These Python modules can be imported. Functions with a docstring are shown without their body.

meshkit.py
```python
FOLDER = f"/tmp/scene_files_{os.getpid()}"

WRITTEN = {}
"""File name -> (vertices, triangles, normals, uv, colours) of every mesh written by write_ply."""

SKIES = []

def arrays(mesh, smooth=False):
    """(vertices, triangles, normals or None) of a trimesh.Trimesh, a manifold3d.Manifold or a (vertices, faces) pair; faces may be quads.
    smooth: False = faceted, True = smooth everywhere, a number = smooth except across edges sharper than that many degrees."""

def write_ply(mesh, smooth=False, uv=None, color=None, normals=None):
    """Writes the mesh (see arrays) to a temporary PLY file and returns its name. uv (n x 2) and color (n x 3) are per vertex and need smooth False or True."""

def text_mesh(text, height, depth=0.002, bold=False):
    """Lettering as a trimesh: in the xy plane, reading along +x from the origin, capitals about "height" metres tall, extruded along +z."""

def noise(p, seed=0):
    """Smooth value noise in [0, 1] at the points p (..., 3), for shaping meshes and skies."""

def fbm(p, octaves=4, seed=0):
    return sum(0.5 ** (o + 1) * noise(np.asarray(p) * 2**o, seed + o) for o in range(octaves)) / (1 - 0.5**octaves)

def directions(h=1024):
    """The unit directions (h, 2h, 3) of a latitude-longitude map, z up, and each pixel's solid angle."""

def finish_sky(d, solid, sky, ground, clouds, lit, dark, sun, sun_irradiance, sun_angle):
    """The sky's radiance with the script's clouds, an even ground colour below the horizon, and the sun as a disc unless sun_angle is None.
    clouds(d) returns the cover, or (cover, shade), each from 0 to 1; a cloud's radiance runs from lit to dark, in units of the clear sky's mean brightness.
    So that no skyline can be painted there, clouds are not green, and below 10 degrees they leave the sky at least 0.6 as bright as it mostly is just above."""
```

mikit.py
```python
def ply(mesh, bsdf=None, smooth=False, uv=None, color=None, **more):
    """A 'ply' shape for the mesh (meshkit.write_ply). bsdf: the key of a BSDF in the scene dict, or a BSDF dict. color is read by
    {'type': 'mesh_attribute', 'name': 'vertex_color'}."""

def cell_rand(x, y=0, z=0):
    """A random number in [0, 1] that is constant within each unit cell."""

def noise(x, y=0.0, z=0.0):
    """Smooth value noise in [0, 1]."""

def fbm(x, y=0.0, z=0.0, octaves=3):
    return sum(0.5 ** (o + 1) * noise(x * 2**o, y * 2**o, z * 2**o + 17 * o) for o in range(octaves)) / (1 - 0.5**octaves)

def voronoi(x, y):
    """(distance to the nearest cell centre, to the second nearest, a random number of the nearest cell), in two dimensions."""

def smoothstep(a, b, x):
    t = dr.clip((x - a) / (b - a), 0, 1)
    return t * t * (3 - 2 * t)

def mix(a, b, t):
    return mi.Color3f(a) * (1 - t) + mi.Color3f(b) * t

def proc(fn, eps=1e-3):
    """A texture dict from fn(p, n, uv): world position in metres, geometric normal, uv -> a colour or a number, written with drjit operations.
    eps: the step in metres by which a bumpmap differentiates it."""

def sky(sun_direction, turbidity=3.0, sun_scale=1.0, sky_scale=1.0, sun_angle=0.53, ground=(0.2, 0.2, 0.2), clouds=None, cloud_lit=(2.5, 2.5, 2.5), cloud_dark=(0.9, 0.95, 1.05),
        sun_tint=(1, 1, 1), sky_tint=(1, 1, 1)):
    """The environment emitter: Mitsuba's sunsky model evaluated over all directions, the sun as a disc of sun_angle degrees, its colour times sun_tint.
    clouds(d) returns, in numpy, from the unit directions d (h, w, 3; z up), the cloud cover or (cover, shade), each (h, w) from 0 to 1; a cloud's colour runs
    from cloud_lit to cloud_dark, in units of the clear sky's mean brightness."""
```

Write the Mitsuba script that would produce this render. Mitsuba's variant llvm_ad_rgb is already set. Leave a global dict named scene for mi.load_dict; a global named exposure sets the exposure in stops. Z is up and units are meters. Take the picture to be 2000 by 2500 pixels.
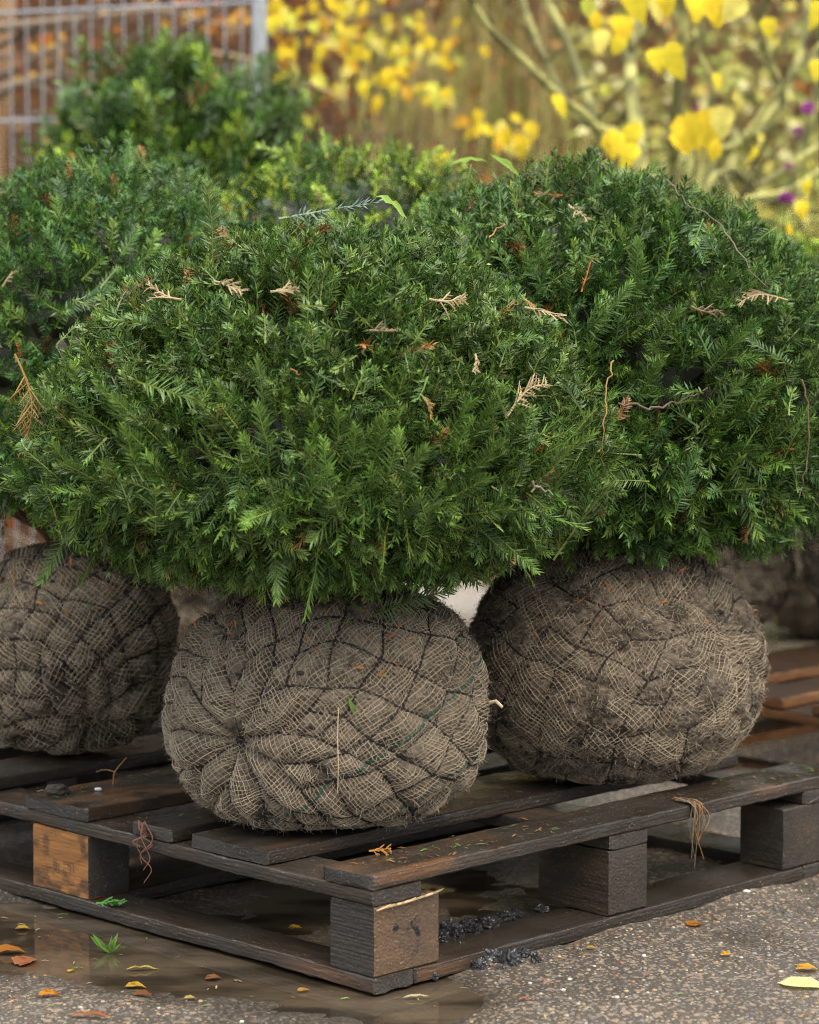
import math
import numpy as np, trimesh, mitsuba as mi, drjit as dr
from scipy.spatial import cKDTree
import mikit, meshkit
from mikit import proc, noise, fbm, smoothstep, mix, voronoi

T = mi.ScalarTransform4f
scene, labels = {}, {}

# ------------------------------------------------------------------ camera, sky, exposure
F, PITCH, ROLL, CAMH = 6614.0, math.radians(5.584), math.radians(-0.10), 0.889      # focal length in photo pixels (2000 x 2500)
fwd = np.array([0, math.cos(PITCH), -math.sin(PITCH)])
up0 = np.array([0, math.sin(PITCH), math.cos(PITCH)])
right0 = np.array([1.0, 0, 0])
upv = up0 * math.cos(ROLL) + right0 * math.sin(ROLL)
EYE = np.array([0, 0, CAMH])
scene['camera'] = dict(type='thinlens', fov=2 * math.degrees(math.atan(1000 / F)), fov_axis='x', near_clip=0.05, far_clip=400.0,
                       aperture_radius=0.0112, focus_distance=3.42,
                       to_world=T().look_at(origin=EYE.tolist(), target=(EYE + fwd).tolist(), up=upv.tolist()))
exposure = 4.25
scene['sky_light'] = mikit.sky((0.35, -0.5, 0.8), turbidity=4, sun_scale=0.13, sky_scale=0.75, sun_angle=35, sun_tint=(1.0, 1.0, 1.0), sky_tint=(0.98, 1.0, 1.03),
                               clouds=lambda d: (np.ones(d.shape[:2]), (1 - d[..., 2]) ** 0.8), cloud_lit=(2.15, 2.2, 2.26), cloud_dark=(0.29, 0.295, 0.30))   # overcast: three times as bright overhead as low down


def ray(px, py):
    a, b = (px - 1000) / F, (1250 - py) / F
    rv = np.cross(fwd, upv)
    d = fwd + a * rv + b * upv
    return d / np.linalg.norm(d)


def at_z(px, py, z):                                                    # the point at height z
    d = ray(px, py)
    return EYE + d * (z - CAMH) / d[2]


def at_y(px, py, y):                                                    # the point at distance y
    d = ray(px, py)
    return EYE + d * y / d[1]


# ------------------------------------------------------------------ helpers
def numbered(k):
    if k not in scene and k not in labels and not any(x.startswith(k + '__') for x in scene):
        return k
    i = 1
    while f'{k}_{i:03d}' in scene or f'{k}_{i:03d}' in labels:
        i += 1
    return f'{k}_{i:03d}'


_count = {}


def part(name, shape, parent=None, label=None, stuff=False):
    base = (parent + '__' if parent else '') + name
    n = _count.get(base, 0)
    _count[base] = n + 1
    k = base if n == 0 else f'{base}_{n:03d}'
    scene[k] = shape
    lab = {}
    if label:
        lab['label'] = label
    if stuff:
        lab['kind'] = 'stuff'
    if lab:
        labels[k] = lab
    return k


def thing(name, label, cat, group=None):
    n = _count.get(name, 0)
    _count[name] = n + 1
    k = name if n == 0 else f'{name}_{n:03d}'
    labels[k] = dict(label=label, category=cat)
    if group:
        labels[k]['group'] = group
    return k


def structure(name, shape):
    scene[name] = shape
    labels[name] = dict(kind='structure')


def single(name, shape, label, cat, group=None):
    k = thing(name, label, cat, group)
    scene[k] = shape
    return k


class Acc:                                                              # collects geometry with vertex colours for ONE mesh
    def __init__(self):
        self.v, self.f, self.c, self.n = [], [], [], 0

    def add(self, v, f, c):
        v = np.asarray(v, float)
        self.v.append(v)
        self.f.append(np.asarray(f) + self.n)
        self.c.append(np.broadcast_to(np.asarray(c, float), (len(v), 3)))
        self.n += len(v)
        return self

    def ply(self, bsdf, smooth=False):
        v, f, c = np.vstack(self.v), np.vstack(self.f), np.vstack(self.c)
        return mikit.ply(trimesh.Trimesh(v, f, process=False), bsdf, smooth=smooth, color=c)


def unit(v):
    v = np.asarray(v, float)
    return v / (np.linalg.norm(v, axis=-1, keepdims=True) + 1e-12)


def tube(points, radii, sides=5):
    p = np.asarray(points, float)
    t = unit(np.gradient(p, axis=0))
    ref = np.array([0.31, 0.22, 0.92]) if abs(t[0] @ np.array([0.31, 0.22, 0.92])) < 0.9 else np.array([1.0, 0, 0])
    a = unit(np.cross(t, ref))
    b = np.cross(t, a)
    r = np.broadcast_to(radii, (len(p),))
    ang = np.arange(sides) * 2 * np.pi / sides
    v = p[:, None] + r[:, None, None] * (np.cos(ang)[None, :, None] * a[:, None] + np.sin(ang)[None, :, None] * b[:, None])
    i, j = np.meshgrid(np.arange(len(p) - 1), np.arange(sides), indexing='ij')
    q = np.stack([i * sides + j, i * sides + (j + 1) % sides, (i + 1) * sides + (j + 1) % sides, (i + 1) * sides + j], -1).reshape(-1, 4)
    f = np.vstack([q[:, [0, 1, 2]], q[:, [0, 2, 3]]])
    return v.reshape(-1, 3), f


def curve(pts, n=16):                                                   # Catmull-Rom through points
    p = np.asarray(pts, float)
    p = np.vstack([2 * p[0] - p[1], p, 2 * p[-1] - p[-2]])
    out = []
    for i in range(1, len(p) - 2):
        t = np.linspace(0, 1, n, endpoint=False)[:, None]
        a, b, c, d = p[i - 1], p[i], p[i + 1], p[i + 2]
        out.append(0.5 * (2 * b + (c - a) * t + (2 * a - 5 * b + 4 * c - d) * t**2 + (3 * b - a - 3 * c + d) * t**3))
    return np.vstack(out + [p[-2:-1]])


def lengths(vs, which):
    return np.array([v[:, 1].max() for v, f, c in vs])[which]


def scatter(variants, which, M, tint, acc):                             # many copies of small meshes into one mesh: M (n,3,4), tint (n,3)
    for i, (v, f, c) in enumerate(variants):
        s = np.nonzero(which == i)[0]
        if not len(s):
            continue
        w = np.einsum('kij,nj->kni', M[s, :, :3], v) + M[s, None, :, 3]
        ff = f[None] + (np.arange(len(s)) * len(v))[:, None, None]
        cc = c[None] * tint[s][:, None, :]
        acc.add(w.reshape(-1, 3), ff.reshape(-1, 3), cc.reshape(-1, 3))


def frames(t, n):                                                       # (k,3,3) columns side, axis, normal
    t = unit(t)
    n = n - (n * t).sum(-1, keepdims=True) * t
    n = unit(n)
    return np.stack([np.cross(t, n), t, n], -1)


# ------------------------------------------------------------------ materials
CA = math.sqrt(0.5)
PC = np.array([-0.0412, 3.1578])                                        # near corner of the front pallet


def pal(p):                                                             # pallet axes: u to the left, w to the right, z up
    x, y = p.x - PC[0], p.y - PC[1]
    return -CA * x + CA * y, CA * x + CA * y, p.z


def wood_colour(g, c, h, seed, warm):
    """g along the grain, c across, h up."""
    grain = fbm(g * 5 + seed, c * 160, h * 160, 3)
    broad = fbm(g * 3 + seed, c * 14, h * 14, 3)
    dirt = fbm(g * 17 + 9, c * 17 + seed, h * 17, 4)
    speck = noise(g * 420, c * 420, h * 420)
    dark, brown = mi.Color3f(0.015, 0.013, 0.011), mi.Color3f(0.076, 0.053, 0.037)
    k = dr.clip(0.15 + 0.55 * grain + 0.7 * (broad - 0.5) + warm, 0, 1)
    col = mix(dark, brown, k * k)
    col = mix(col, mi.Color3f(0.17, 0.080, 0.032), smoothstep(0.66, 0.84, broad) * 0.5 * (0.4 + grain))
    col = mix(col, mi.Color3f(0.028, 0.026, 0.023), smoothstep(0.46, 0.66, dirt) * 0.8)
    return mix(col, mi.Color3f(0.20, 0.18, 0.15), smoothstep(0.84, 0.93, speck) * 0.6)


def end_colour(a, b, seed):
    r = dr.sqrt(dr.square(a + 0.06) + dr.square(b + 0.05)) * 520 + 4 * fbm(a * 30, b * 30, seed)
    ring = 0.5 + 0.5 * dr.sin(r * 6.283 * 0.5)
    g = noise(a * 420, b * 420, seed)
    m = fbm(a * 22 + seed, b * 22, 5, 3)
    col = mix((0.017, 0.016, 0.015), (0.058, 0.051, 0.044), dr.clip(ring * 0.32 + 0.55 * m + 0.25 * g - 0.1, 0, 1))
    return mix(col, (0.17, 0.15, 0.13), smoothstep(0.86, 0.95, g) * 0.5)


def make_wood(axis, warm, orange=False):
    def colour(p, n, uv):
        u, w, z = pal(p)
        g, c = (w, u) if axis == 'w' else (u, w)
        nu, nw = dr.abs(-CA * n.x + CA * n.y), dr.abs(CA * n.x + CA * n.y)
        end = (nw if axis == 'w' else nu) > 0.8
        return dr.select(end, end_colour(c, z, 1), wood_colour(g, c, z, 3.7, warm))
    return colour


def wood_rough(p, n, uv):
    u, w, z = pal(p)
    d = fbm(u * 17 + 9, w * 17 + 3, z * 17, 3)
    return dr.select(n.z > 0.7, mix((0.14,) * 3, (0.45,) * 3, smoothstep(0.35, 0.62, d)).x, 0.5)


def make_wood_bump(axis):
    def bump(p, n, uv):
        u, w, z = pal(p)
        g, c = (w, u) if axis == 'w' else (u, w)
        return fbm(g * 30, c * 420, z * 420, 2) + 0.6 * noise(g * 300, c * 300, z * 300)
    return bump


def block_colour(p, n, uv):
    u, w, z = pal(p)
    base = wood_colour(z * 0.6 + u, w, z, 11.3, 0.28)
    side = dr.abs(CA * n.x + CA * n.y)                                  # faces that look along w
    grit = noise(u * 350, w * 350, z * 350)
    return dr.select(side > 0.8, base, mix(end_colour(w + u, z, 5), base, 0.35)) * (0.75 + 0.5 * grit)


def ink(p, n, uv):                                                      # right face of the corner block: brown wood with dark ink dots and a stroke
    u, w, z = pal(p)
    col = wood_colour(w, u, z, 21.0, 0.25) * 1.15 + mi.Color3f(0.050, 0.028, 0.014)
    grit = noise(u * 380, w * 380, z * 380)
    wob = 0.004 * (fbm(w * 120, z * 120, 0, 2) - 0.5)
    zz = z + wob

    def dot(a, b, ra, rb):
        return 1 - smoothstep(0.6, 1.25, dr.sqrt(dr.square((w - a) / ra) + dr.square((zz - b) / rb)))
    stroke = dr.sqrt(dr.square(w - 0.060) + dr.square((zz - 0.056) * 0.8))
    arc = (1 - smoothstep(0.0022, 0.0045, dr.abs(stroke - 0.0165))) * smoothstep(0.060, 0.066, w)
    m = dr.maximum(dr.maximum(dot(0.038, 0.076, 0.0055, 0.0065), dot(0.074, 0.080, 0.0055, 0.006)), dr.maximum(arc, 0.6 * dot(0.059, 0.068, 0.003, 0.006)))
    left = dr.abs(CA * n.x + CA * n.y) > 0.8
    col = mix(col * (0.7 + 0.6 * grit), (0.012, 0.013, 0.016), m * (0.25 + 0.75 * smoothstep(0.35, 0.6, fbm(w * 160, z * 160, 2, 2))))
    return dr.select(left, end_colour(w - 0.02, z, 2) * (0.7 + 0.6 * grit), col)


def orange_block(p, n, uv):                                             # fresh orange face with a faint rubbed-out stamp
    u, w, z = pal(p)
    s = dr.clip((z - 0.02) / 0.09, 0, 1)
    gr = fbm(u * 12, w * 60, z * 120, 3)
    col = mix((0.17, 0.070, 0.020), (0.40, 0.185, 0.055), dr.clip(gr * 1.2 - 0.1, 0, 1))
    a, b = (u - 0.5485) / 0.122, (z - 0.0204) / 0.0666

    def box(x0, x1, y0, y1, t):
        dx, dy = dr.maximum(x0 - a, a - x1), dr.maximum(y0 - b, b - y1)
        return 1 - smoothstep(t * 0.5, t, dr.abs(dr.maximum(dx, dy)))
    m = dr.maximum(dr.maximum(box(0.27, 0.62, 0.22, 0.66, 0.018), box(0.32, 0.44, 0.45, 0.62, 0.018)), dr.maximum(box(0.53, 0.58, 0.40, 0.58, 0.018), box(0.66, 0.82, 0.34, 0.46, 0.018)))
    col = mix(col, (0.075, 0.036, 0.018), 0.55 * m * smoothstep(0.3, 0.6, fbm(u * 90, z * 90, 3, 2)))
    dirt = fbm(u * 50, w * 50, z * 50, 4)
    col = mix(col, (0.045, 0.026, 0.016), smoothstep(0.52, 0.78, dirt + 0.22 * (1 - b) * (1 - b)) * 0.75)
    spk = noise(u * 300, w * 300, z * 300)
    col = mix(col, (0.03, 0.02, 0.012), smoothstep(0.88, 0.95, spk) * 0.5)
    end = dr.abs(-CA * n.x + CA * n.y) > 0.8
    return dr.select(end, end_colour(w, z, 9), col)


def two(d):
    return {'type': 'twosided', 'bsdf': d}


def bumped(d, fn, scale, eps=6e-4):
    return {'type': 'bumpmap', 'arbitrary': proc(fn, eps), 'scale': scale, 'bsdf': d}


wr = proc(wood_rough)
scene['wood_right'] = bumped({'type': 'principled', 'base_color': proc(make_wood('w', 0.0)), 'roughness': wr, 'specular': 0.5}, make_wood_bump('w'), 0.0011)
scene['wood_left'] = bumped({'type': 'principled', 'base_color': proc(make_wood('u', 0.20)), 'roughness': wr, 'specular': 0.5}, make_wood_bump('u'), 0.0011)
scene['wood_block'] = bumped({'type': 'principled', 'base_color': proc(block_colour), 'roughness': 0.6, 'specular': 0.4}, make_wood_bump('u'), 0.0011)
scene['wood_ink'] = bumped({'type': 'principled', 'base_color': proc(ink), 'roughness': 0.6, 'specular': 0.4}, make_wood_bump('u'), 0.0011)
scene['wood_orange'] = bumped({'type': 'principled', 'base_color': proc(orange_block), 'roughness': 0.5, 'specular': 0.5}, make_wood_bump('u'), 0.0008)
scene['wood_splinter'] = {'type': 'diffuse', 'reflectance': {'type': 'rgb', 'value': [0.42, 0.29, 0.16]}}
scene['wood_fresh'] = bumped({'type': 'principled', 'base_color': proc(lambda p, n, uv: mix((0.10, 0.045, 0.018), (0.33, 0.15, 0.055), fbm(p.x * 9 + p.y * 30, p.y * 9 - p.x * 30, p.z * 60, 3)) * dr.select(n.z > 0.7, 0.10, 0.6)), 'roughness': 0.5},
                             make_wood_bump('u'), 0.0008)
VC = {'type': 'mesh_attribute', 'name': 'vertex_color'}
scene['needles'] = two({'type': 'principled', 'base_color': VC, 'roughness': 0.40, 'specular': 0.42})
scene['matt_colour'] = two({'type': 'principled', 'base_color': VC, 'roughness': 0.75, 'specular': 0.3})
scene['wet_colour'] = two({'type': 'principled', 'base_color': VC, 'roughness': 0.3, 'specular': 0.5})
scene['fibre'] = two({'type': 'diffuse', 'reflectance': VC})
scene['leaf_colour'] = {'type': 'principledthin', 'base_color': VC, 'roughness': 0.45, 'diff_trans': 0.8, 'spec_trans': 0.0}
scene['steel'] = {'type': 'principled', 'base_color': proc(lambda p, n, uv: mix((0.24, 0.27, 0.30), (0.42, 0.46, 0.50), fbm(p.x * 60, p.y * 60, p.z * 25, 3))), 'metallic': 0.0, 'roughness': 0.45}


def soil_cloth(p, n, uv):
    x, y, z = p.x, p.y, p.z
    a = fbm(x * 22, y * 22, z * 22, 4)
    b = fbm(x * 140, y * 140, z * 140, 2)
    col = mix((0.044, 0.037, 0.030), (0.180, 0.153, 0.120), dr.clip(1.6 * b - 0.3, 0, 1))
    return mix(col, (0.034, 0.029, 0.024), smoothstep(0.50, 0.66, a) * 0.75)


scene['soil_cloth'] = bumped({'type': 'diffuse', 'reflectance': proc(soil_cloth)}, lambda p, n, uv: fbm(p.x * 260, p.y * 260, p.z * 260, 3), 0.0035)


# ------------------------------------------------------------------ ground, puddle, bank
WATER = -0.0028


def basin(x, y):                                                        # 0..1, where water stands
    a, b = at_z(120, 2290, 0)[:2], at_z(1010, 2432, 0)[:2]
    d = b - a
    t = np.clip(((x - a[0]) * d[0] + (y - a[1]) * d[1]) / (d @ d), 0, 1)
    r = np.hypot(x - a[0] - t * d[0], (y - a[1] - t * d[1]) * 0.8)
    one = np.clip(1 - r / (0.155 + 0.09 * (1 - t)), 0, 1)
    c = PC + 0.50 * np.array([-CA, CA]) + 0.42 * np.array([CA, CA])
    two_ = np.clip(1.3 - np.hypot(x - c[0], y - c[1]) / 0.50, 0, 1) * 0.8
    return np.clip(np.maximum(one * 1.6, two_), 0, 1)


def ground_z(x, y):
    x, y = np.asarray(x, float), np.asarray(y, float)
    p = np.stack([x, y, x * 0], -1)
    h = 0.016 * (meshkit.fbm(p * 7.0, 3, 1) - 0.5) + 0.004 * (meshkit.fbm(p * 45, 3, 5) - 0.5)
    m = basin(x, y)
    near = np.clip(1 - np.abs(y - 3.6) / 1.6, 0, 1) * np.clip(1.6 - np.abs(x), 0, 1)
    return h * np.minimum(1, 0.3 + near * 2) + 0.0035 - 0.0105 * m * m * (3 - 2 * m)


def grow(a, b, fine, far, k=1.22):
    mid = list(np.arange(a, b, fine))
    lo, hi, s = [], [], fine
    x = a
    while x > -far:
        s *= k
        x -= s
        lo.append(x)
    s, x = fine, b
    while x < far:
        s *= k
        x += s
        hi.append(x)
    return np.array(lo[::-1] + mid + hi)


gx, gy = grow(-0.80, 0.90, 0.0085, 60), grow(2.55, 4.2, 0.0105, 60)
GX, GY = np.meshgrid(gx, gy, indexing='xy')
GZ = ground_z(GX, GY)
nx, ny = len(gx), len(gy)
idx = np.arange(nx * ny).reshape(ny, nx)
gf = np.concatenate([np.stack([idx[:-1, :-1], idx[:-1, 1:], idx[1:, 1:]], -1).reshape(-1, 3), np.stack([idx[:-1, :-1], idx[1:, 1:], idx[1:, :-1]], -1).reshape(-1, 3)])


def ground_colour(p, n, uv):
    f1, f2, c1 = voronoi(p.x * 150, p.y * 150)
    g1, g2, c2 = voronoi(p.x * 75 + 3, p.y * 75 + 8)
    sand = fbm(p.x * 500, p.y * 500, 0, 2)
    big = fbm(p.x * 6, p.y * 6, 0, 3)
    mud = mix((0.040, 0.034, 0.027), (0.100, 0.086, 0.068), sand)
    hue = mix(mix((0.30, 0.25, 0.19), (0.22, 0.22, 0.22), smoothstep(0.3, 0.5, c1)), mix((0.34, 0.18, 0.10), (0.40, 0.33, 0.22), smoothstep(0.75, 0.85, c1)), smoothstep(0.6, 0.7, c1)) * (0.35 + 0.9 * noise(c1 * 91, c1 * 37))
    m1 = (1 - smoothstep(0.24, 0.36, f1)) * smoothstep(0.35, 0.45, noise(c1 * 71, 3))
    m2 = (1 - smoothstep(0.26, 0.40, g1)) * smoothstep(0.60, 0.66, noise(c2 * 53, 7))
    col = mix(mix(mud, hue, m1 * 0.8), mix((0.13, 0.12, 0.115), (0.30, 0.22, 0.15), c2), m2 * 0.8)
    low = smoothstep(0.0035, -0.002, p.z)
    far = smoothstep(6.2, 6.9, p.y)
    col = mix(col, mud * 0.75, low * 0.75)
    col = col * (0.65 + 0.7 * big)
    return mix(col, mix((0.22, 0.195, 0.165), (0.36, 0.33, 0.29), big), far)


def ground_rough(p, n, uv):
    w = smoothstep(0.004, -0.0015, p.z + 0.003 * (fbm(p.x * 30, p.y * 30, 0, 2) - 0.5))
    return 0.48 - 0.34 * w


scene['wet_ground'] = bumped({'type': 'principled', 'base_color': proc(ground_colour), 'roughness': proc(ground_rough), 'specular': 0.5},
                             lambda p, n, uv: fbm(p.x * 330, p.y * 330, 0, 2) + 0.7 * (1 - smoothstep(0.2, 0.42, voronoi(p.x * 150, p.y * 150)[0])), 0.0016)
gv = np.stack([GX, GY, GZ], -1).reshape(-1, 3)
slab = np.array([[gx[0], gy[0], -0.06], [gx[-1], gy[0], -0.06], [gx[-1], gy[-1], -0.06], [gx[0], gy[-1], -0.06]])        # the underside of the ground
structure('ground', mikit.ply(trimesh.Trimesh(np.vstack([gv, slab]), np.vstack([gf, np.array([[0, 2, 1], [0, 3, 2]]) + len(gv)]), process=False), 'wet_ground', smooth=True))
scene['water'] = two({'type': 'principled', 'base_color': proc(lambda p, n, uv: mix((0.026, 0.020, 0.014), (0.075, 0.058, 0.039), smoothstep(0.3, 0.7, fbm(p.x * 9, p.y * 22, 0, 4)))), 'roughness': 0.02, 'specular': 0.6})
wx, wy = np.meshgrid(np.linspace(-1.25, 0.95, 60), np.linspace(2.5, 4.35, 60), indexing='xy')
wz = WATER + 0.0003 * (meshkit.fbm(np.stack([wx, wy, wx * 0], -1) * 14, 2, 3) - 0.5)
wi = np.arange(3600).reshape(60, 60)
structure('puddle', mikit.ply((np.stack([wx, wy, wz], -1).reshape(-1, 3), np.stack([wi[:-1, :-1], wi[:-1, 1:], wi[1:, 1:], wi[1:, :-1]], -1).reshape(-1, 4)), 'water', smooth=True))

# stones set in the concrete
rng = np.random.default_rng(11)
ico = trimesh.creation.icosphere(subdivisions=1)
STONES = []
for i in range(6):
    v = ico.vertices * np.array([1, 0.8, 0.55]) * (1 + 0.3 * (meshkit.noise(ico.vertices * 2.2, i)[:, None] - 0.5))
    STONES.append((v, np.array(ico.faces), np.ones((len(v), 3))))
ico0 = trimesh.creation.icosphere(subdivisions=0)
GRAINS = []
for i in range(6):
    v = ico0.vertices * np.array([1, 0.8, 0.55]) * (1 + 0.3 * (meshkit.noise(ico0.vertices * 2.2, i)[:, None] - 0.5))
    GRAINS.append((v, np.array(ico0.faces), np.ones((len(v), 3))))
PAL = np.array([[0.32, 0.27, 0.20], [0.20, 0.20, 0.20], [0.42, 0.36, 0.27], [0.12, 0.12, 0.13], [0.34, 0.17, 0.09], [0.46, 0.32, 0.14], [0.55, 0.52, 0.47], [0.26, 0.13, 0.09]])


def stones(n, r0, r1, box, zoff):
    x, y = rng.uniform(box[0], box[1], n), rng.uniform(box[2], box[3], n)
    r = r0 + (r1 - r0) * rng.random(n) ** 2.5
    a = rng.uniform(0, 2 * np.pi, n)
    M = np.zeros((n, 3, 4))
    M[:, 0, 0], M[:, 0, 1], M[:, 1, 0], M[:, 1, 1], M[:, 2, 2] = np.cos(a) * r, -np.sin(a) * r, np.sin(a) * r, np.cos(a) * r, r
    M[:, 0, 3], M[:, 1, 3], M[:, 2, 3] = x, y, ground_z(x, y) + zoff * r
    c = PAL[rng.choice(len(PAL), n, p=[.24, .2, .14, .14, .1, .06, .05, .07])] * rng.uniform(0.28, 0.95, (n, 1))
    return M, c


def inside_pallet(x, y):
    d = np.stack([x, y], -1) - PC
    u, w = d @ np.array([-CA, CA]), d @ np.array([CA, CA])
    return (u > -0.012) & (u < 1.2) & (w > -0.012) & (w < 0.93)


acc = Acc()
M, c = stones(13000, 0.0011, 0.0046, (-0.72, 0.80, 2.5, 4.05), 0.0)
dens = 1.5 * meshkit.fbm(M[:, :, 3] * np.array([5, 5, 0]), 3, 8) - 0.25 + 0.25 * (M[:, 0, 3] > 0.05) - 0.5 * basin(M[:, 0, 3], M[:, 1, 3])
keep = (dens + rng.normal(0, 0.12, len(M)) > 0.45) & ~inside_pallet(M[:, 0, 3], M[:, 1, 3])
scatter(GRAINS, rng.integers(0, 6, keep.sum()), M[keep], c[keep], acc)
part('pebbles', acc.ply('wet_colour', True), 'ground', stuff=True)
M, c = stones(55, 0.0050, 0.0075, (-0.6, 0.7, 2.5, 3.7), -0.1)
for m, cc in zip(M, c * 0.6):
    if not inside_pallet(m[0, 3], m[1, 3]) and basin(m[0, 3], m[1, 3]) < 0.5:
        a = Acc()
        scatter(STONES, np.array([rng.integers(0, 6)]), m[None], cc[None], a)
        part('pebble', a.ply('wet_colour', True), 'ground')

# the planted bank behind the yard
bx, by = np.linspace(-14, 14, 120), np.concatenate([np.linspace(6.9, 12, 70), np.linspace(12.4, 40, 20)])
BX, BY = np.meshgrid(bx, by, indexing='xy')


def bank_z(x, y):
    p = np.stack([x, y, x * 0], -1)
    t = np.clip((y - 7.1) / 4.5, 0, 1)
    return -0.15 + 2.3 * t * t * (3 - 2 * t) + 0.35 * (meshkit.fbm(p * 1.1, 3, 4) - 0.5) * np.clip(t * 4, 0, 1) + 0.13 * np.clip((y - 6.9) / 0.3, 0, 1)


bi = np.arange(BX.size).reshape(BX.shape)
scene['earth'] = {'type': 'diffuse', 'reflectance': proc(lambda p, n, uv: mix((0.030, 0.020, 0.013), (0.085, 0.045, 0.026), fbm(p.x * 6, p.y * 6, p.z * 6, 4)))}
structure('bank', mikit.ply((np.stack([BX, BY, bank_z(BX, BY)], -1).reshape(-1, 3), np.stack([bi[:-1, :-1], bi[:-1, 1:], bi[1:, 1:], bi[1:, :-1]], -1).reshape(-1, 4)), 'earth', smooth=True))


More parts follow.
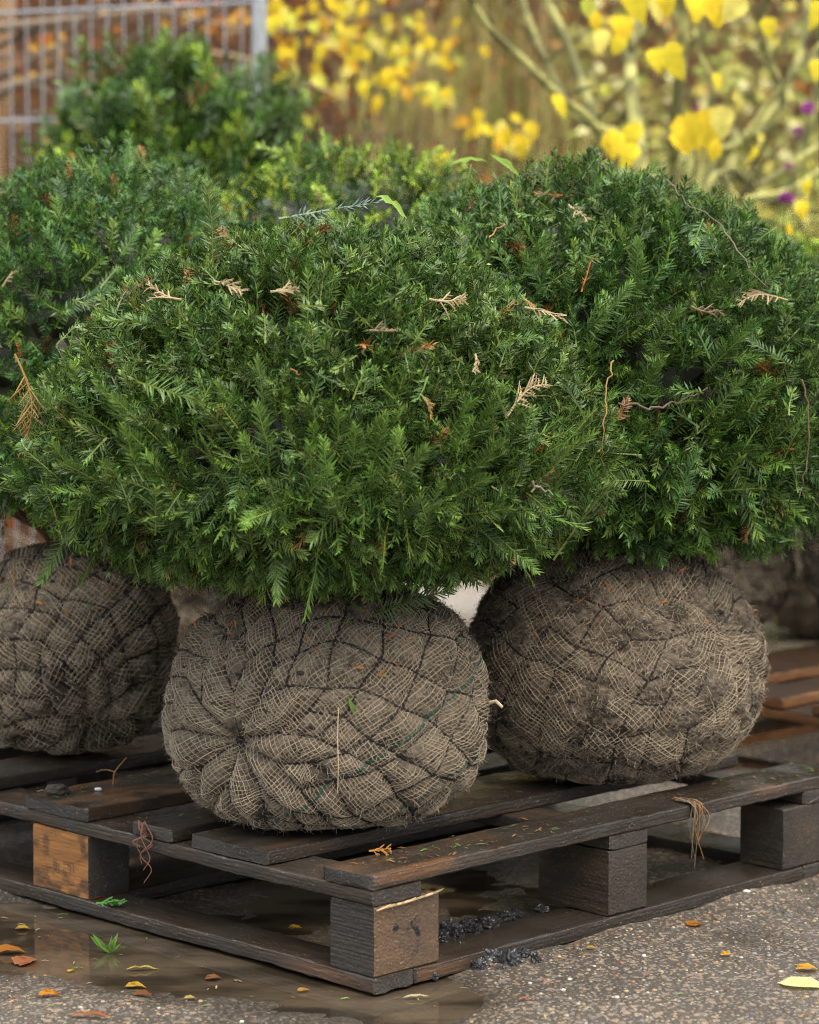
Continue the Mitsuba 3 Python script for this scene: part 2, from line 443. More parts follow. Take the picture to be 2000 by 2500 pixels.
# ------------------------------------------------------------------ pallets
def plank(g0, g1, c0, c1, z0, z1, axis, seed, origin=PC, rough=0.0024, cells=None):
    """A sawn board: g along its grain, c across, as a closed mesh with slightly worn edges."""
    L, Wd, H = g1 - g0, c1 - c0, z1 - z0
    ch = 0.0022
    prof = []
    for (a, b), (d, e) in zip([(0, 0), (Wd, 0), (Wd, H), (0, H)], [(1, 1), (-1, 1), (-1, -1), (1, -1)]):
        first, second = ((a, b + e * ch), (a + d * ch, b)) if (d, e) in ((1, 1), (-1, -1)) else ((a + d * ch, b), (a, b + e * ch))
        prof += [first, second]
    ring = []
    for i in range(8):
        p, q = np.array(prof[i]), np.array(prof[(i + 1) % 8])
        k = max(1, int(np.linalg.norm(q - p) / 0.012))
        ring += [p + (q - p) * j / k for j in range(k)]
    ring = np.array(ring)
    n = max(6, int(L / 0.014))
    gs = np.concatenate([[0], np.linspace(ch, L - ch, n), [L]])
    v = np.zeros((len(gs), len(ring), 3))
    for i, g in enumerate(gs):
        s = 1 - (2 * ch / min(Wd, H) if i in (0, len(gs) - 1) else 0) * 0.35
        v[i, :, 0] = g
        v[i, :, 1:] = (ring - [Wd / 2, H / 2]) * s + [Wd / 2, H / 2]
    q = v.reshape(-1, 3)
    nz = np.stack([meshkit.noise(np.stack([q[:, 0] * 60, q[:, 1] * 160, q[:, 2] * 160], -1) + 7.7 * seed, s) - 0.5 for s in (1, 2, 3)], -1)
    lowf = meshkit.fbm(np.stack([q[:, 0] * 5, q[:, 1] * 9, q[:, 2] * 2], -1) + 3.1 * seed, 2, 9) - 0.5
    q = q + nz * rough * np.array([1.2, 1, 1]) + lowf[:, None] * np.array([0, 0.0045, 0.003]) * min(1, L)
    m = len(ring)
    f = []
    for i in range(len(gs) - 1):
        for j in range(m):
            a, b, c, d = i * m + j, i * m + (j + 1) % m, (i + 1) * m + (j + 1) % m, (i + 1) * m + j
            f += [[a, c, b], [a, d, c]]
    base = len(q)
    q = np.vstack([q, q[:m].mean(0), q[-m:].mean(0)])
    for j in range(m):
        f += [[base, j, (j + 1) % m], [base + 1, (len(gs) - 1) * m + (j + 1) % m, (len(gs) - 1) * m + j]]
    g, c, z = q[:, 0] + g0, q[:, 1] + c0, q[:, 2] + z0
    u, w = (c, g) if axis == 'w' else (g, c)
    P = np.stack([origin[0] - CA * u + CA * w, origin[1] + CA * u + CA * w, z], -1)
    msh = trimesh.Trimesh(P, np.array(f), process=False)
    if msh.volume < 0:
        msh.invert()
    return msh


Z1, Z2, Z3, Z4 = 0.0204, 0.1073, 0.1262, 0.1445                       # base board top, block top, cross board top, deck top


def pallet(key, origin, boards, wd, mats, seed, blocks_special=()):
    right, left, block = mats
    k = seed
    for a, b in boards:
        k += 1
        part('deck_board', mikit.ply(plank(-0.004 + 0.006 * ((k * 7) % 5) / 5, wd + 0.006 * ((k * 3) % 4) / 4, a, b, Z3 + 0.0003, Z4 + 0.0015 * ((k * 5) % 3 - 1) / 3, 'w', k, origin), right, smooth=35), key)
    for a, b in ((0.0, 0.083), (wd / 2 - 0.0385, wd / 2 + 0.0385), (wd - 0.09, wd)):
        k += 1
        part('cross_board', mikit.ply(plank(0.001, 1.2, a, b, Z2 + 0.0003, Z3, 'u', k, origin), left, smooth=35), key)
    for iw, (a, b) in enumerate(((0.0025, 0.112), (wd / 2 - 0.0385, wd / 2 + 0.0385), (wd - 0.134, wd - 0.002))):
        for iu, (c, d) in enumerate(((0.002, 0.079 if iw != 1 else 0.127), (0.5485, 0.6705), (1.12, 1.198))):
            k += 1
            if iu == 1 and iw == 0:
                a, b = 0.003, 0.073
            special = dict(blocks_special).get((iu, iw))
            part('block', mikit.ply(plank(a, b, c, d, Z1 + 0.0003, Z2, 'w', k, origin, 0.0009), special[0] if special else block, smooth=35), key, special[1] if special else None)
    for ax, spans in (('u', ((0.0, 0.068), (wd - 0.088, wd))), ('w', ((0.0, 0.085), (0.555, 0.665), (1.11, 1.2)))):
        for a, b in spans:
            k += 1
            m = plank(0.0, 1.2, a, b, 0.001, Z1, 'u', k, origin) if ax == 'u' else plank(0.0695, wd - 0.0895, a, b, 0.001, Z1, 'w', k, origin)
            part('base_board', mikit.ply(m, left if ax == 'u' else right, smooth=35), key)


P1 = thing('wooden_pallet', 'dark wet wooden pallet in front, carrying the three large netted root balls', 'pallet')
pallet(P1, PC, ((0, 0.088), (0.190, 0.337), (0.370, 0.450), (0.545, 0.685), (0.80, 0.915), (0.985, 1.065), (1.11, 1.20)), 0.935, ('wood_right', 'wood_left', 'wood_block'), 0,
       (((0, 0), ('wood_ink', 'near corner block with dark ink dots and a curved stroke on its brown side')), ((1, 0), ('wood_orange', 'orange brown block with a faint stamped outline'))))
# torn pale splinter along the top of the corner block
rng = np.random.default_rng(5)
acc = Acc()


def pw(u, w, z, origin=PC):
    return np.array([origin[0] - CA * u + CA * w, origin[1] + CA * u + CA * w, z])


for i in range(16):
    w0 = 0.003 + 0.006 * i
    top = 0.1045 + 0.004 * (i / 15) ** 2
    acc.add(*tube([pw(-0.0012, w0, top - 0.001), pw(-0.003, w0 + 0.012, top + 0.0012), pw(-0.0012, w0 + 0.024, top + 0.001 + 0.0025 * rng.random())], [0.0010, 0.0017, 0.0004], 4), np.array([0.50, 0.36, 0.20]) * rng.uniform(0.45, 1.0))
part('splinter', acc.ply('matt_colour'), P1, 'pale torn wood along the top edge of the corner block', True)

P2O = np.array(PC + 1.377 * np.array([CA, CA]) + (-0.42) * np.array([-CA, CA]))
P2 = thing('wooden_pallet', 'orange brown wooden pallet at right behind the dark front pallet', 'pallet')
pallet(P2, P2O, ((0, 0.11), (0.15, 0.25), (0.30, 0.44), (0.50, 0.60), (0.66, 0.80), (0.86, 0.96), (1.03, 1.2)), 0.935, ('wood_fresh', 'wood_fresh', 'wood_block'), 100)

# ------------------------------------------------------------------ yew shoots
def shoot(L, n_need, nlen, spread, seed, flat=True, wide=0.0021, curl=0.0, tris=3):
    """A twig along +y, its needles in two ranks (flat) or all round; z is the upper side."""
    r = np.random.default_rng(seed)
    s = np.linspace(0.08, 1.0, n_need)
    y = s * L
    axis = np.stack([0.05 * L * np.sin(2.5 * s + seed), y, curl * L * s**2], -1)
    taper = np.clip(np.minimum(0.55 + 2.2 * s, 1.15 - 0.62 * s**3), 0.4, 1)
    ln = nlen * taper * r.uniform(0.78, 1.1, n_need)
    side = np.where(np.arange(n_need) % 2 == 0, 1.0, -1.0)
    phi = r.normal(0.25, 0.28, n_need) if flat else r.uniform(-1.3, 1.5, n_need)
    beta = np.radians(62 - 34 * s**2 + r.normal(0, 7, n_need)) * spread
    d = np.stack([np.sin(beta) * side * np.cos(phi), np.cos(beta), np.sin(beta) * np.sin(phi)], -1)
    up = unit(np.array([0, 0, 1.0]) + 0.35 * r.normal(0, 1, (n_need, 3)))
    wv = unit(np.cross(d, up))
    bend = np.cross(wv, d) * (ln * r.uniform(-0.05, 0.22, n_need))[:, None]
    w = wide * r.uniform(0.85, 1.12, n_need)[:, None] * 0.5
    b = axis
    mid, tip = b + d * (ln * 0.5)[:, None] + bend * -0.3, b + d * ln[:, None] - bend
    shade = r.uniform(0.75, 1.25, n_need)
    if tris == 3:
        v = np.stack([b - wv * w * 0.6, b + wv * w * 0.6, mid + wv * w, mid - wv * w, tip], 1)
        f = np.array([[0, 1, 2], [0, 2, 3], [3, 2, 4]])
    else:
        v = np.stack([b, mid + wv * w * 1.15, tip, mid - wv * w * 1.15], 1)
        f = np.array([[0, 1, 2], [0, 2, 3]])
    k = v.shape[1]
    ff = (f[None] + (np.arange(n_need) * k)[:, None, None]).reshape(-1, 3)
    new = np.clip((s - 0.66) / 0.34, 0, 1)[:, None]
    col = shade[:, None] * ((1 - new) * np.array([1.0, 1.0, 1.0]) + new * np.array([1.85, 1.75, 1.3]))
    cc = np.repeat(col, k, 0)
    q3 = np.linspace(0, 1, 3)
    tv, tf = tube(np.stack([0.05 * L * np.sin(2.5 * q3 + seed), q3 * L, curl * L * q3**2], -1), [0.0013, 0.0010, 0.0005], 3)
    tc = np.tile([1.9, 1.35, 0.9], (len(tv), 1))
    return np.vstack([v.reshape(-1, 3), tv]), np.vstack([ff, tf + k * n_need]), np.vstack([cc, tc])


SHORT = [shoot(0.032 + 0.004 * (i % 4), 23, 0.0145, 1.0 - 0.07 * (i % 3), 40 + i, flat=(i % 3 == 0), wide=0.0021, tris=2) for i in range(9)]
LONG = [shoot(0.075 + 0.012 * (i % 4), 40 + 5 * (i % 4), 0.020, 1.0, 60 + i, flat=True, curl=0.10 * (i % 3 - 1)) for i in range(8)]
COARSE = [shoot(0.06 + 0.008 * (i % 3), 22, 0.024, 1.0, 80 + i, flat=(i % 2 == 0), wide=0.0036, tris=2) for i in range(6)]


class Crown:
    def __init__(self, c, a, b, top, low, amp, seed, pw_=2.25):
        self.c, self.a, self.b, self.top, self.low, self.amp, self.seed, self.p = np.array(c, float), a, b, top, low, amp, seed, pw_

    def radius(self, d):
        cz = np.where(d[:, 2] > 0, self.top, self.low)
        q = (np.abs(d[:, 0] / self.a) ** self.p + np.abs(d[:, 1] / self.b) ** self.p + np.abs(d[:, 2] / cz) ** self.p) ** (-1 / self.p)
        lump = meshkit.fbm(d * 3.0 + self.seed, 2, self.seed) - 0.5
        tuft = meshkit.fbm(d * 9.0 + self.seed, 2, self.seed + 3) - 0.5
        return q * (1 + lump * self.amp * 2.2 / self.a * 0.5) + tuft * self.amp * 2.3

    def normal(self, d, r):
        x = d * r[:, None]
        cz = np.where(d[:, 2] > 0, self.top, self.low)
        g = np.stack([np.sign(x[:, i]) * np.abs(x[:, i] / s) ** (self.p - 1) / s for i, s in ((0, self.a), (1, self.b))] + [np.sign(x[:, 2]) * np.abs(x[:, 2] / cz) ** (self.p - 1) / cz], -1)
        return unit(g)

    def hit(self, px, py):                                              # where a line of sight meets the crown
        d = ray(px, py)
        ts = np.arange(2.5, 7, 0.004)
        P = EYE + d * ts[:, None]
        q = P - self.c
        rr = np.linalg.norm(q, axis=1)
        ins = rr < self.radius(q / rr[:, None])
        if not ins.any():
            j = int(np.argmin(rr))
        else:
            j = int(np.argmax(ins))
        dd = unit(q[j:j + 1])
        return P[j], self.normal(dd, self.radius(dd))[0]


def sphere_dirs(n, zmin, rng):
    z = rng.uniform(zmin, 1, n)
    a = rng.uniform(0, 2 * np.pi, n)
    s = np.sqrt(1 - z * z)
    return np.stack([s * np.cos(a), s * np.sin(a), z], -1)


UP = np.array([0, 0, 1.0])


def fill_crown(key, cr, n, tints, seed, coarse=False, long_share=0.25, lime=0.0, extra_low=0.3, zmin=-0.62, upness=0.5, stretch=1.0):
    rng = np.random.default_rng(seed)
    acc = Acc()
    d = sphere_dirs(n, zmin, rng)
    r = cr.radius(d)
    N = cr.normal(d, r)
    # thin the shoots in the hollows between clumps
    gap = meshkit.fbm(d * 5.5 + seed, 2, seed + 9)
    keep = rng.random(n) < np.clip((gap - 0.34) * 8, 0.10, 1) * np.where(d[:, 1] > 0.45, 0.35, 1.0)        # the far side need not be as dense
    d, r, N = d[keep], r[keep], N[keep]
    n = len(d)
    depth = rng.random(n) ** 1.4 * 0.075
    low = np.clip((0.22 - N[:, 2]) / 0.3, 0, 1)                         # towards the skirt
    under = np.clip((-0.15 - N[:, 2]) / 0.3, 0, 1)
    t = N * (0.85 + 0.35 * under)[:, None] + UP * (upness * 0.55 + 0.45 * low - 0.75 * under)[:, None] + rng.normal(0, 0.42, (n, 3))
    isl = rng.random(n) < long_share + 0.36 * low * extra_low / 0.3
    sc = rng.uniform(0.8, 1.2, n) * stretch
    if coarse:
        which = rng.integers(0, len(COARSE), n)
        L = lengths(COARSE, which)
    else:
        which = np.where(isl, rng.integers(0, len(LONG), n), rng.integers(0, len(SHORT), n))
        L = np.where(isl, lengths(LONG, np.minimum(which, len(LONG) - 1)), lengths(SHORT, which))
    out = np.where(low > 0.5, 0.86, 0.95)                               # clipped: the tips end near the outline
    pos = cr.c + d * (r - depth)[:, None] - unit(t) * (L * sc * out)[:, None]
    Fm = frames(t, N + 0.5 * rng.normal(0, 1, (n, 3)) + 0.25 * UP)
    M = np.concatenate([Fm * sc[:, None, None], pos[:, :, None]], 2)
    k = rng.integers(0, len(tints), n)
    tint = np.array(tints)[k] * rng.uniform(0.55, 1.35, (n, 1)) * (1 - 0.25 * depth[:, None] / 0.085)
    dead = rng.random(n) < 0.012
    tint[dead] = np.array([0.20, 0.095, 0.03]) * rng.uniform(0.5, 1.2, (dead.sum(), 1))
    if lime:
        m = (rng.random(n) < lime) & (depth < 0.035)
        tint[m] = np.array([0.20, 0.31, 0.045]) * rng.uniform(0.7, 1.3, (m.sum(), 1))
    if coarse:
        scatter(COARSE, which, M, tint, acc)
    else:
        for sel, vs in ((~isl, SHORT), (isl, LONG)):
            scatter(vs, which[sel], M[sel], tint[sel], acc)
    # the dense twiggy inside
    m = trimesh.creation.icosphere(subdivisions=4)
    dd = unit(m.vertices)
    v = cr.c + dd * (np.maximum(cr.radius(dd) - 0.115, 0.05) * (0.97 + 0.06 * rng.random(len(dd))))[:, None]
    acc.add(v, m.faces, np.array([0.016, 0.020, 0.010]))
    part('crown', acc.ply('needles'), key, stuff=True)


def branches(key, base, cr, n, seed, r0=0.006):
    rng = np.random.default_rng(seed)
    for i in range(n):
        a = 2 * np.pi * i / n + rng.uniform(-0.3, 0.3)
        d = unit(np.array([np.cos(a), np.sin(a), rng.uniform(-0.25, 0.35)]))[None]
        tip = (cr.c + d * (cr.radius(d) * 0.93)[:, None])[0]
        b = np.array(base) + np.array([np.cos(a), np.sin(a), 0]) * 0.02
        mid = b * 0.5 + tip * 0.5 + np.array([0, 0, -0.03 + 0.02 * rng.random()])
        v, f = tube(curve([b, b * 0.75 + mid * 0.25 + UP * 0.01, mid, tip], 6), np.linspace(r0, 0.0016, 19), 6)
        part('branch', Acc().add(v, f, np.array([0.085, 0.045, 0.026]) * rng.uniform(0.7, 1.3)).ply('matt_colour', True), key)


# ------------------------------------------------------------------ netted root balls
class Ball:
    def __init__(self, c, a, b, h, seed, pole, rings=9, bulge=0.006, lump=0.014, floor=Z4):
        self.c, self.a, self.b, self.h, self.seed, self.bulge, self.lump, self.floor = np.array(c, float), a, b, h, seed, bulge, lump, floor
        rng = np.random.default_rng(seed)
        pole = unit(pole)
        e1 = unit(np.cross(pole, [0.2, 0.1, 1.0]))
        e2 = np.cross(pole, e1)
        ts = [0.0, 0.34, 0.58] + [0.58 + 0.20 * q for q in range(1, 12)]
        self.segs, rows = [], []
        for i, t in enumerate(ts):                                      # nine cords leave the knot, fork, and go on as diamonds
            m = rings if i < 2 else 2 * rings
            off = 0.0 if i < 2 else (-0.5 if i % 2 == 0 else 0.0)
            rows.append([unit(pole * np.cos(tt) + (e1 * np.cos(a_) + e2 * np.sin(a_)) * np.sin(tt))
                         for tt, a_ in ((t + (rng.normal(0, 0.026) if i else 0), 2 * np.pi * (q + off) / m + rng.normal(0, 0.05)) for q in range(m))])
        for i in range(len(ts) - 1):
            if i == 0:
                self.segs += [(rows[0][q], rows[1][q]) for q in range(rings)]
            elif i == 1:
                self.segs += [(rows[1][q], rows[2][(2 * q + e) % (2 * rings)]) for q in range(rings) for e in (0, 1)]
            else:
                o = -1 if i % 2 else 0
                m = 2 * rings
                if i % 2 == 0:                                          # from a shifted ring to a straight one
                    self.segs += [(rows[i][q], rows[i + 1][(q + e) % m]) for q in range(m) for e in (-1, 0)]
                else:
                    self.segs += [(rows[i][q], rows[i + 1][(q + e) % m]) for q in range(m) for e in (0, 1)]
        t = np.linspace(0, 1, 14)[:, None]
        self.lines = []
        for p, q in self.segs:
            x = unit(p * (1 - t) + q * t)
            x = unit(x + 0.035 * (np.stack([meshkit.noise(x * 6 + 31 * s, seed + s) for s in range(3)], -1) - 0.5))
            self.lines.append(x)
        self.tree = cKDTree(np.vstack(self.lines))
        self.pole = pole

    def surf(self, d, extra=0.0):
        d = unit(d)
        cz = self.h
        q = (np.abs(d[:, 0] / self.a) ** 2.1 + np.abs(d[:, 1] / self.b) ** 2.1 + np.abs(d[:, 2] / cz) ** 2.1) ** (-1 / 2.1)
        s = self.seed
        q = q * (1 + (meshkit.fbm(d * 1.9 + s, 2, s) - 0.5) * self.lump * 11) + self.lump * 0.55 * (meshkit.fbm(d * 8 + s, 3, s + 5) - 0.5)
        dist = self.tree.query(d, workers=-1)[0] * self.a
        g = self.bulge * np.exp(-(dist / 0.015) ** 1.3) + self.bulge * 0.5 * np.exp(-(dist / 0.006) ** 2)
        pd = np.arccos(np.clip(d @ self.pole, -1, 1)) * self.a
        g = g * (1 + 1.3 * np.exp(-(pd / 0.09) ** 2)) + 0.016 * np.exp(-(pd / 0.05) ** 2)
        P = self.c + d * (q - g + extra)[:, None]
        lowest = self.floor + 0.002
        z = P[:, 2]
        k = 0.012
        P[:, 2] = lowest + k * np.log1p(np.exp(np.clip((z - lowest) / k, -30, 30)))
        return P


def ribbons(lines, width, cols, acc, lift):
    """Slightly raised flat threads: each line is (points, outward normals)."""
    for (p, n), w, c in zip(lines, width, cols):
        if len(p) < 2:
            continue
        t = unit(np.gradient(p, axis=0))
        s = unit(np.cross(t, n)) * w
        v = np.stack([p - s, p + n * lift, p + s], 1).reshape(-1, 3)
        i = np.arange(len(p) - 1)[:, None] * 3
        f = np.concatenate([i + [0, 1, 4], i + [0, 4, 3], i + [1, 2, 5], i + [1, 5, 4]])
        acc.add(v, f, c)


def build_ball(key, bl, seed, weave=1.0, hairs=12000, tone=(1, 1, 1), pitch=0.0075, e1=(0.8, -0.1, 0.6), teal=(), bare=0.0, sub=6, step=0.007, cord=1.0):
    rng = np.random.default_rng(seed)
    tone = np.array(tone)
    m = trimesh.creation.icosphere(subdivisions=sub)
    P = bl.surf(m.vertices)
    rb = part('root_ball', mikit.ply(trimesh.Trimesh(P, m.faces, process=False), 'soil_cloth', smooth=True), key)
    # hessian weave
    e1 = unit(np.array(e1, float))
    e2 = unit(np.cross(e1, [0.1, 1.0, 0.1]))
    e3 = np.cross(e1, e2)
    acc = Acc()
    lines, wid, cols = [], [], []
    kmax = int(1.28 * bl.a / pitch)
    for fam, (ax, u, v) in enumerate(((e1, e2, e3), (e2, e3, e1))):
        for k in range(-kmax, kmax + 1):
            th = k * pitch / bl.a
            n = int(2 * np.pi * bl.a * np.cos(th) / step)
            ph = np.linspace(0, 2 * np.pi, n)
            d = ax * np.sin(th) + np.cos(th) * (np.cos(ph)[:, None] * u + np.sin(ph)[:, None] * v)
            d = unit(d + 0.16 * (np.stack([meshkit.fbm(d * 3.2 + 17 * s, 2, seed + s) for s in range(3)], -1) - 0.5) + 0.012 * (np.stack([meshkit.noise(d * 28 + 5 * s + 90 * fam, seed + s + k) for s in range(3)], -1) - 0.5))
            cover = meshkit.fbm(d * 5.0 + seed, 3, seed + 21) - 0.5
            off = 0.0003 + 0.0085 * (cover + 0.11 * weave - bare) + 0.0012 * (meshkit.noise(d * 40, k + 50 * fam) - 0.5)
            off = np.minimum(off, 0.0010)
            P = bl.surf(d, off)
            ok = (off > -0.0004) & (P[:, 2] > bl.floor + 0.004) & (d[:, 1] < 0.5)
            runs = np.split(np.arange(n), np.nonzero(np.diff(ok.astype(int)))[0] + 1)
            green = fam == 1 and k in teal
            base = np.array([0.015, 0.11, 0.09]) if green else np.array([0.56, 0.475, 0.355]) * rng.uniform(0.6, 1.12) * tone
            for run in runs:
                if ok[run[0]] and len(run) > 2:
                    p = P[run]
                    lines.append((p, unit(p - bl.c)))
                    wid.append((0.0013 if green else 0.00052) * rng.uniform(0.8, 1.15))
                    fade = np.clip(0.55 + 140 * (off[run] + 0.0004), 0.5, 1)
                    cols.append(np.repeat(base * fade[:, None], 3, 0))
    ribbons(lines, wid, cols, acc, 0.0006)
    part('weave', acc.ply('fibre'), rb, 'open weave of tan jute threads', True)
    # loose hairs
    acc = Acc()
    d = unit(rng.normal(0, 1, (hairs, 3)))
    d = d[(d[:, 2] > -0.75) & (d[:, 1] < 0.5)]
    n = len(d)
    P = bl.surf(d, 0.0002)
    N = unit(P - bl.c)
    t = unit(np.cross(N, rng.normal(0, 1, (n, 3))))
    L = rng.uniform(0.005, 0.016, n)[:, None]
    hgt = np.abs(rng.normal(0, 0.0022, n))[:, None] + 0.0004
    fl = rng.random((n, 1)) ** 4 * 0.6
    mid = P + t * L * 0.5 + N * (hgt + fl * L * 0.4)
    tip = mid + unit(t + 0.9 * rng.normal(0, 1, (n, 3)) * 0.6) * L * 0.5 + N * (fl * L * 0.5 - hgt * 0.6)
    s = unit(np.cross(t, N)) * 0.00026
    v = np.stack([P - s, P + s, mid - s, mid + s, tip], 1)
    f = np.array([[0, 1, 3], [0, 3, 2], [2, 3, 4]])
    ff = (f[None] + (np.arange(n) * 5)[:, None, None]).reshape(-1, 3)
    cc = np.array([0.40, 0.35, 0.275]) * tone * rng.uniform(0.3, 1.15, (n, 1))
    acc.add(v.reshape(-1, 3), ff, np.repeat(cc, 5, 0))
    part('loose_fibres', acc.ply('fibre'), rb, stuff=True)
    # net cord
    acc = Acc()
    near = hairs > 5000
    for x in bl.lines:
        if x[:, 1].min() > 0.6:
            continue
        x = x if near else x[::3]
        if rng.random() > cord:
            continue
        p = bl.surf(x, 0.0016 if cord == 1.0 else 0.0004)
        if p[:, 2].max() < bl.floor + 0.004:
            continue
        acc.add(*tube(p, 0.0017, 4 if near else 3), np.array([0.012, 0.011, 0.012]) * rng.uniform(0.7, 1.6))
        if near and rng.random() < 0.6:                                          # a second strand beside the first
            q = bl.surf(unit(x + 0.008 * unit(rng.normal(0, 1, 3))), 0.0006)
            acc.add(*tube(q, 0.0009, 4), np.array([0.030, 0.026, 0.024]) * rng.uniform(0.7, 1.6))
    part('net_cord', acc.ply('matt_colour', True), rb, 'dark net cord drawn tight over the cloth in diamonds', True)
    # soil crumbs stuck to it
    acc = Acc()
    d = unit(rng.normal(0, 1, (700 if near else 80, 3)))
    d = d[(meshkit.fbm(d * 4 + 3, 2, seed + 2) > 0.5) & (d[:, 2] > -0.5)]
    P = bl.surf(d, 0.0)
    sc = 0.0015 + 0.0045 * rng.random(len(d)) ** 3
    M = np.zeros((len(d), 3, 4))
    for i in range(3):
        M[:, i, i] = sc
    M[:, :, 3] = P
    scatter(GRAINS, rng.integers(0, 6, len(d)), M, np.array([[0.030, 0.024, 0.019]]) * rng.uniform(0.5, 1.6, (len(d), 1)), acc)
    part('soil_crumbs', acc.ply('matt_colour', True), rb, stuff=True)
    return rb


GREEN_A = [(0.0569, 0.1197, 0.0229), (0.0698, 0.1321, 0.0249), (0.044, 0.1048, 0.0249), (0.0826, 0.1389, 0.0352), (0.0386, 0.0888, 0.0186)]
GREEN_B = [(0.0445, 0.1185, 0.0307), (0.0575, 0.1367, 0.0284), (0.0367, 0.1003, 0.0307), (0.0785, 0.155, 0.0284)]
GREEN_C = [(0.0464, 0.1099, 0.0224), (0.0574, 0.126, 0.0224), (0.0353, 0.0911, 0.0245), (0.0729, 0.1341, 0.0286)]
GREEN_D = [(0.072, 0.1474, 0.022), (0.0504, 0.113, 0.022), (0.0991, 0.172, 0.0256)]

# front yew
Y1 = thing('yew_shrub', 'nearest clipped yew cushion, on the tan netted root ball at the pallet corner', 'shrub', 'ball-rooted yews')
b1 = Ball((-0.107, 3.49, 0.292), 0.2155, 0.200, 0.178, 3, (-0.60, -0.80, -0.10), bulge=0.0062)
build_ball(Y1, b1, 3, weave=1.15, hairs=22000, teal=(-12, -30), step=0.0065, pitch=0.0057)
c1 = Crown((-0.118, 3.51, 0.602), 0.408, 0.385, 0.335, 0.172, 0.024, 5, 1.8)
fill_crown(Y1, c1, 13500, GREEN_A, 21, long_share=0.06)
branches(Y1, (-0.107, 3.51, 0.44), c1, 16, 31)

# left yew behind
Y2 = thing('yew_shrub', 'dark clipped yew at the left edge, its root ball cut by the frame', 'shrub', 'ball-rooted yews')
b2 = Ball((-0.502, 3.97, 0.290), 0.165, 0.160, 0.165, 7, (0.30, -0.75, -0.62), rings=7)
build_ball(Y2, b2, 7, weave=1.0, hairs=6000, tone=(1.0, 0.97, 0.93), e1=(0.5, -0.2, 0.8), pitch=0.0066, step=0.010, sub=5)
c2 = Crown((-0.475, 4.12, 0.655), 0.405, 0.350, 0.385, 0.235, 0.028, 14, 1.9)
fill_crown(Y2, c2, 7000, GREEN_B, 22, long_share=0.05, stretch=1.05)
branches(Y2, (-0.50, 3.98, 0.44), c2, 10, 32)

# right yew behind
Y3 = thing('yew_shrub', 'dark clipped yew at right behind the front one, on the smoother grey brown root ball', 'shrub', 'ball-rooted yews')
b3 = Ball((0.288, 3.78, 0.300), 0.214, 0.195, 0.186, 12, (0.75, -0.55, 0.35), rings=8, bulge=0.0032, lump=0.013)
build_ball(Y3, b3, 12, weave=0.3, hairs=20000, tone=(0.95, 0.93, 0.92), e1=(0.7, -0.3, 0.65), pitch=0.0062, bare=0.03, step=0.008, cord=0.8)
c3 = Crown((0.245, 3.88, 0.645), 0.450, 0.370, 0.372, 0.250, 0.030, 25, 1.85)
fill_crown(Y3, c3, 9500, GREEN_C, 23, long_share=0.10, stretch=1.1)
branches(Y3, (0.296, 3.78, 0.44), c3, 14, 33)

# yew between them, further back
Y4 = thing('yew_shrub', 'yew with bright lime tips, low between and behind the left and right ones', 'shrub', 'ball-rooted yews')
b4 = Ball((-0.20, 4.62, 0.285), 0.15, 0.15, 0.15, 17, (0, -1, 0.1), rings=8)
build_ball(Y4, b4, 17, weave=0.5, hairs=1500, tone=(0.8, 0.8, 0.8), pitch=0.012, step=0.014, sub=4)
c4 = Crown((-0.12, 4.62, 0.70), 0.370, 0.30, 0.385, 0.20, 0.032, 35)
fill_crown(Y4, c4, 3600, GREEN_C, 24, long_share=0.05, lime=0.5, stretch=1.15)


def far_yew(label, pos, size, ballr, tints, n, seed, lime, crown_z, low, amp=0.035, upness=0.5, floor=Z4, stretch=1.25):
    k = thing('yew_shrub', label, 'shrub', 'ball-rooted yews')
    bl = Ball((pos[0], pos[1], floor + ballr * 0.92), ballr, ballr, ballr * 0.95, seed, (0.2, -1, 0.1), rings=8, floor=floor)
    build_ball(k, bl, seed, weave=0.3, hairs=1500, tone=(0.95, 0.88, 0.8), pitch=0.014, step=0.018, sub=4)
    cr = Crown((pos[0], pos[1], crown_z), size[0], size[1], size[2], low, amp, seed)
    fill_crown(k, cr, n, tints, seed + 1, coarse=True, lime=lime, upness=upness, stretch=stretch)
    return cr


c5 = far_yew('loose feathery yew far left in front of the wire fence, out of focus', (-0.475, 5.60), (0.31, 0.26, 0.375), 0.17, GREEN_C, 3200, 41, 0.10, 0.93, 0.50, 0.085, 0.8, floor=0.0, stretch=1.45)
c6 = far_yew('blurred yew behind the right one, on the orange brown pallet', (0.60, 5.18), (0.31, 0.30, 0.26), 0.145, GREEN_D, 2000, 43, 0.1, 0.66, 0.16)
c7 = far_yew('rightmost blurred yew, cut by the right edge, on the orange brown pallet', (0.92, 5.10), (0.33, 0.31, 0.29), 0.175, GREEN_D, 2000, 47, 0.2, 0.66, 0.18)
P3O = np.array(PC + 1.27 * np.array([-CA, CA]) + 0.06 * np.array([CA, CA]))
P3 = thing('wooden_pallet', 'dark wooden pallet at far left behind the front pallet, glimpsed between its boards', 'pallet')
pallet(P3, P3O, ((0, 0.11), (0.15, 0.25), (0.30, 0.44), (0.50, 0.60), (0.66, 0.80), (0.86, 0.96), (1.03, 1.2)), 0.935, ('wood_right', 'wood_left', 'wood_block'), 200)
c9 = far_yew('yew on the far left pallet, almost wholly beyond the left edge', (-1.12, 4.85), (0.34, 0.33, 0.30), 0.19, GREEN_B, 1500, 59, 0.0, 0.66, 0.20)
c8 = far_yew('dark blurred yew in the gap behind the orange brown pallet', (0.95, 6.15), (0.42, 0.36, 0.30), 0.19, GREEN_B, 1600, 53, 0.0, 0.58, 0.20, floor=0.0)

# long single shoots on the front yew that stand out from the rest
rng = np.random.default_rng(77)
SC = 1.1594                                                             # photo pixels per pixel of the grid the spots were read in


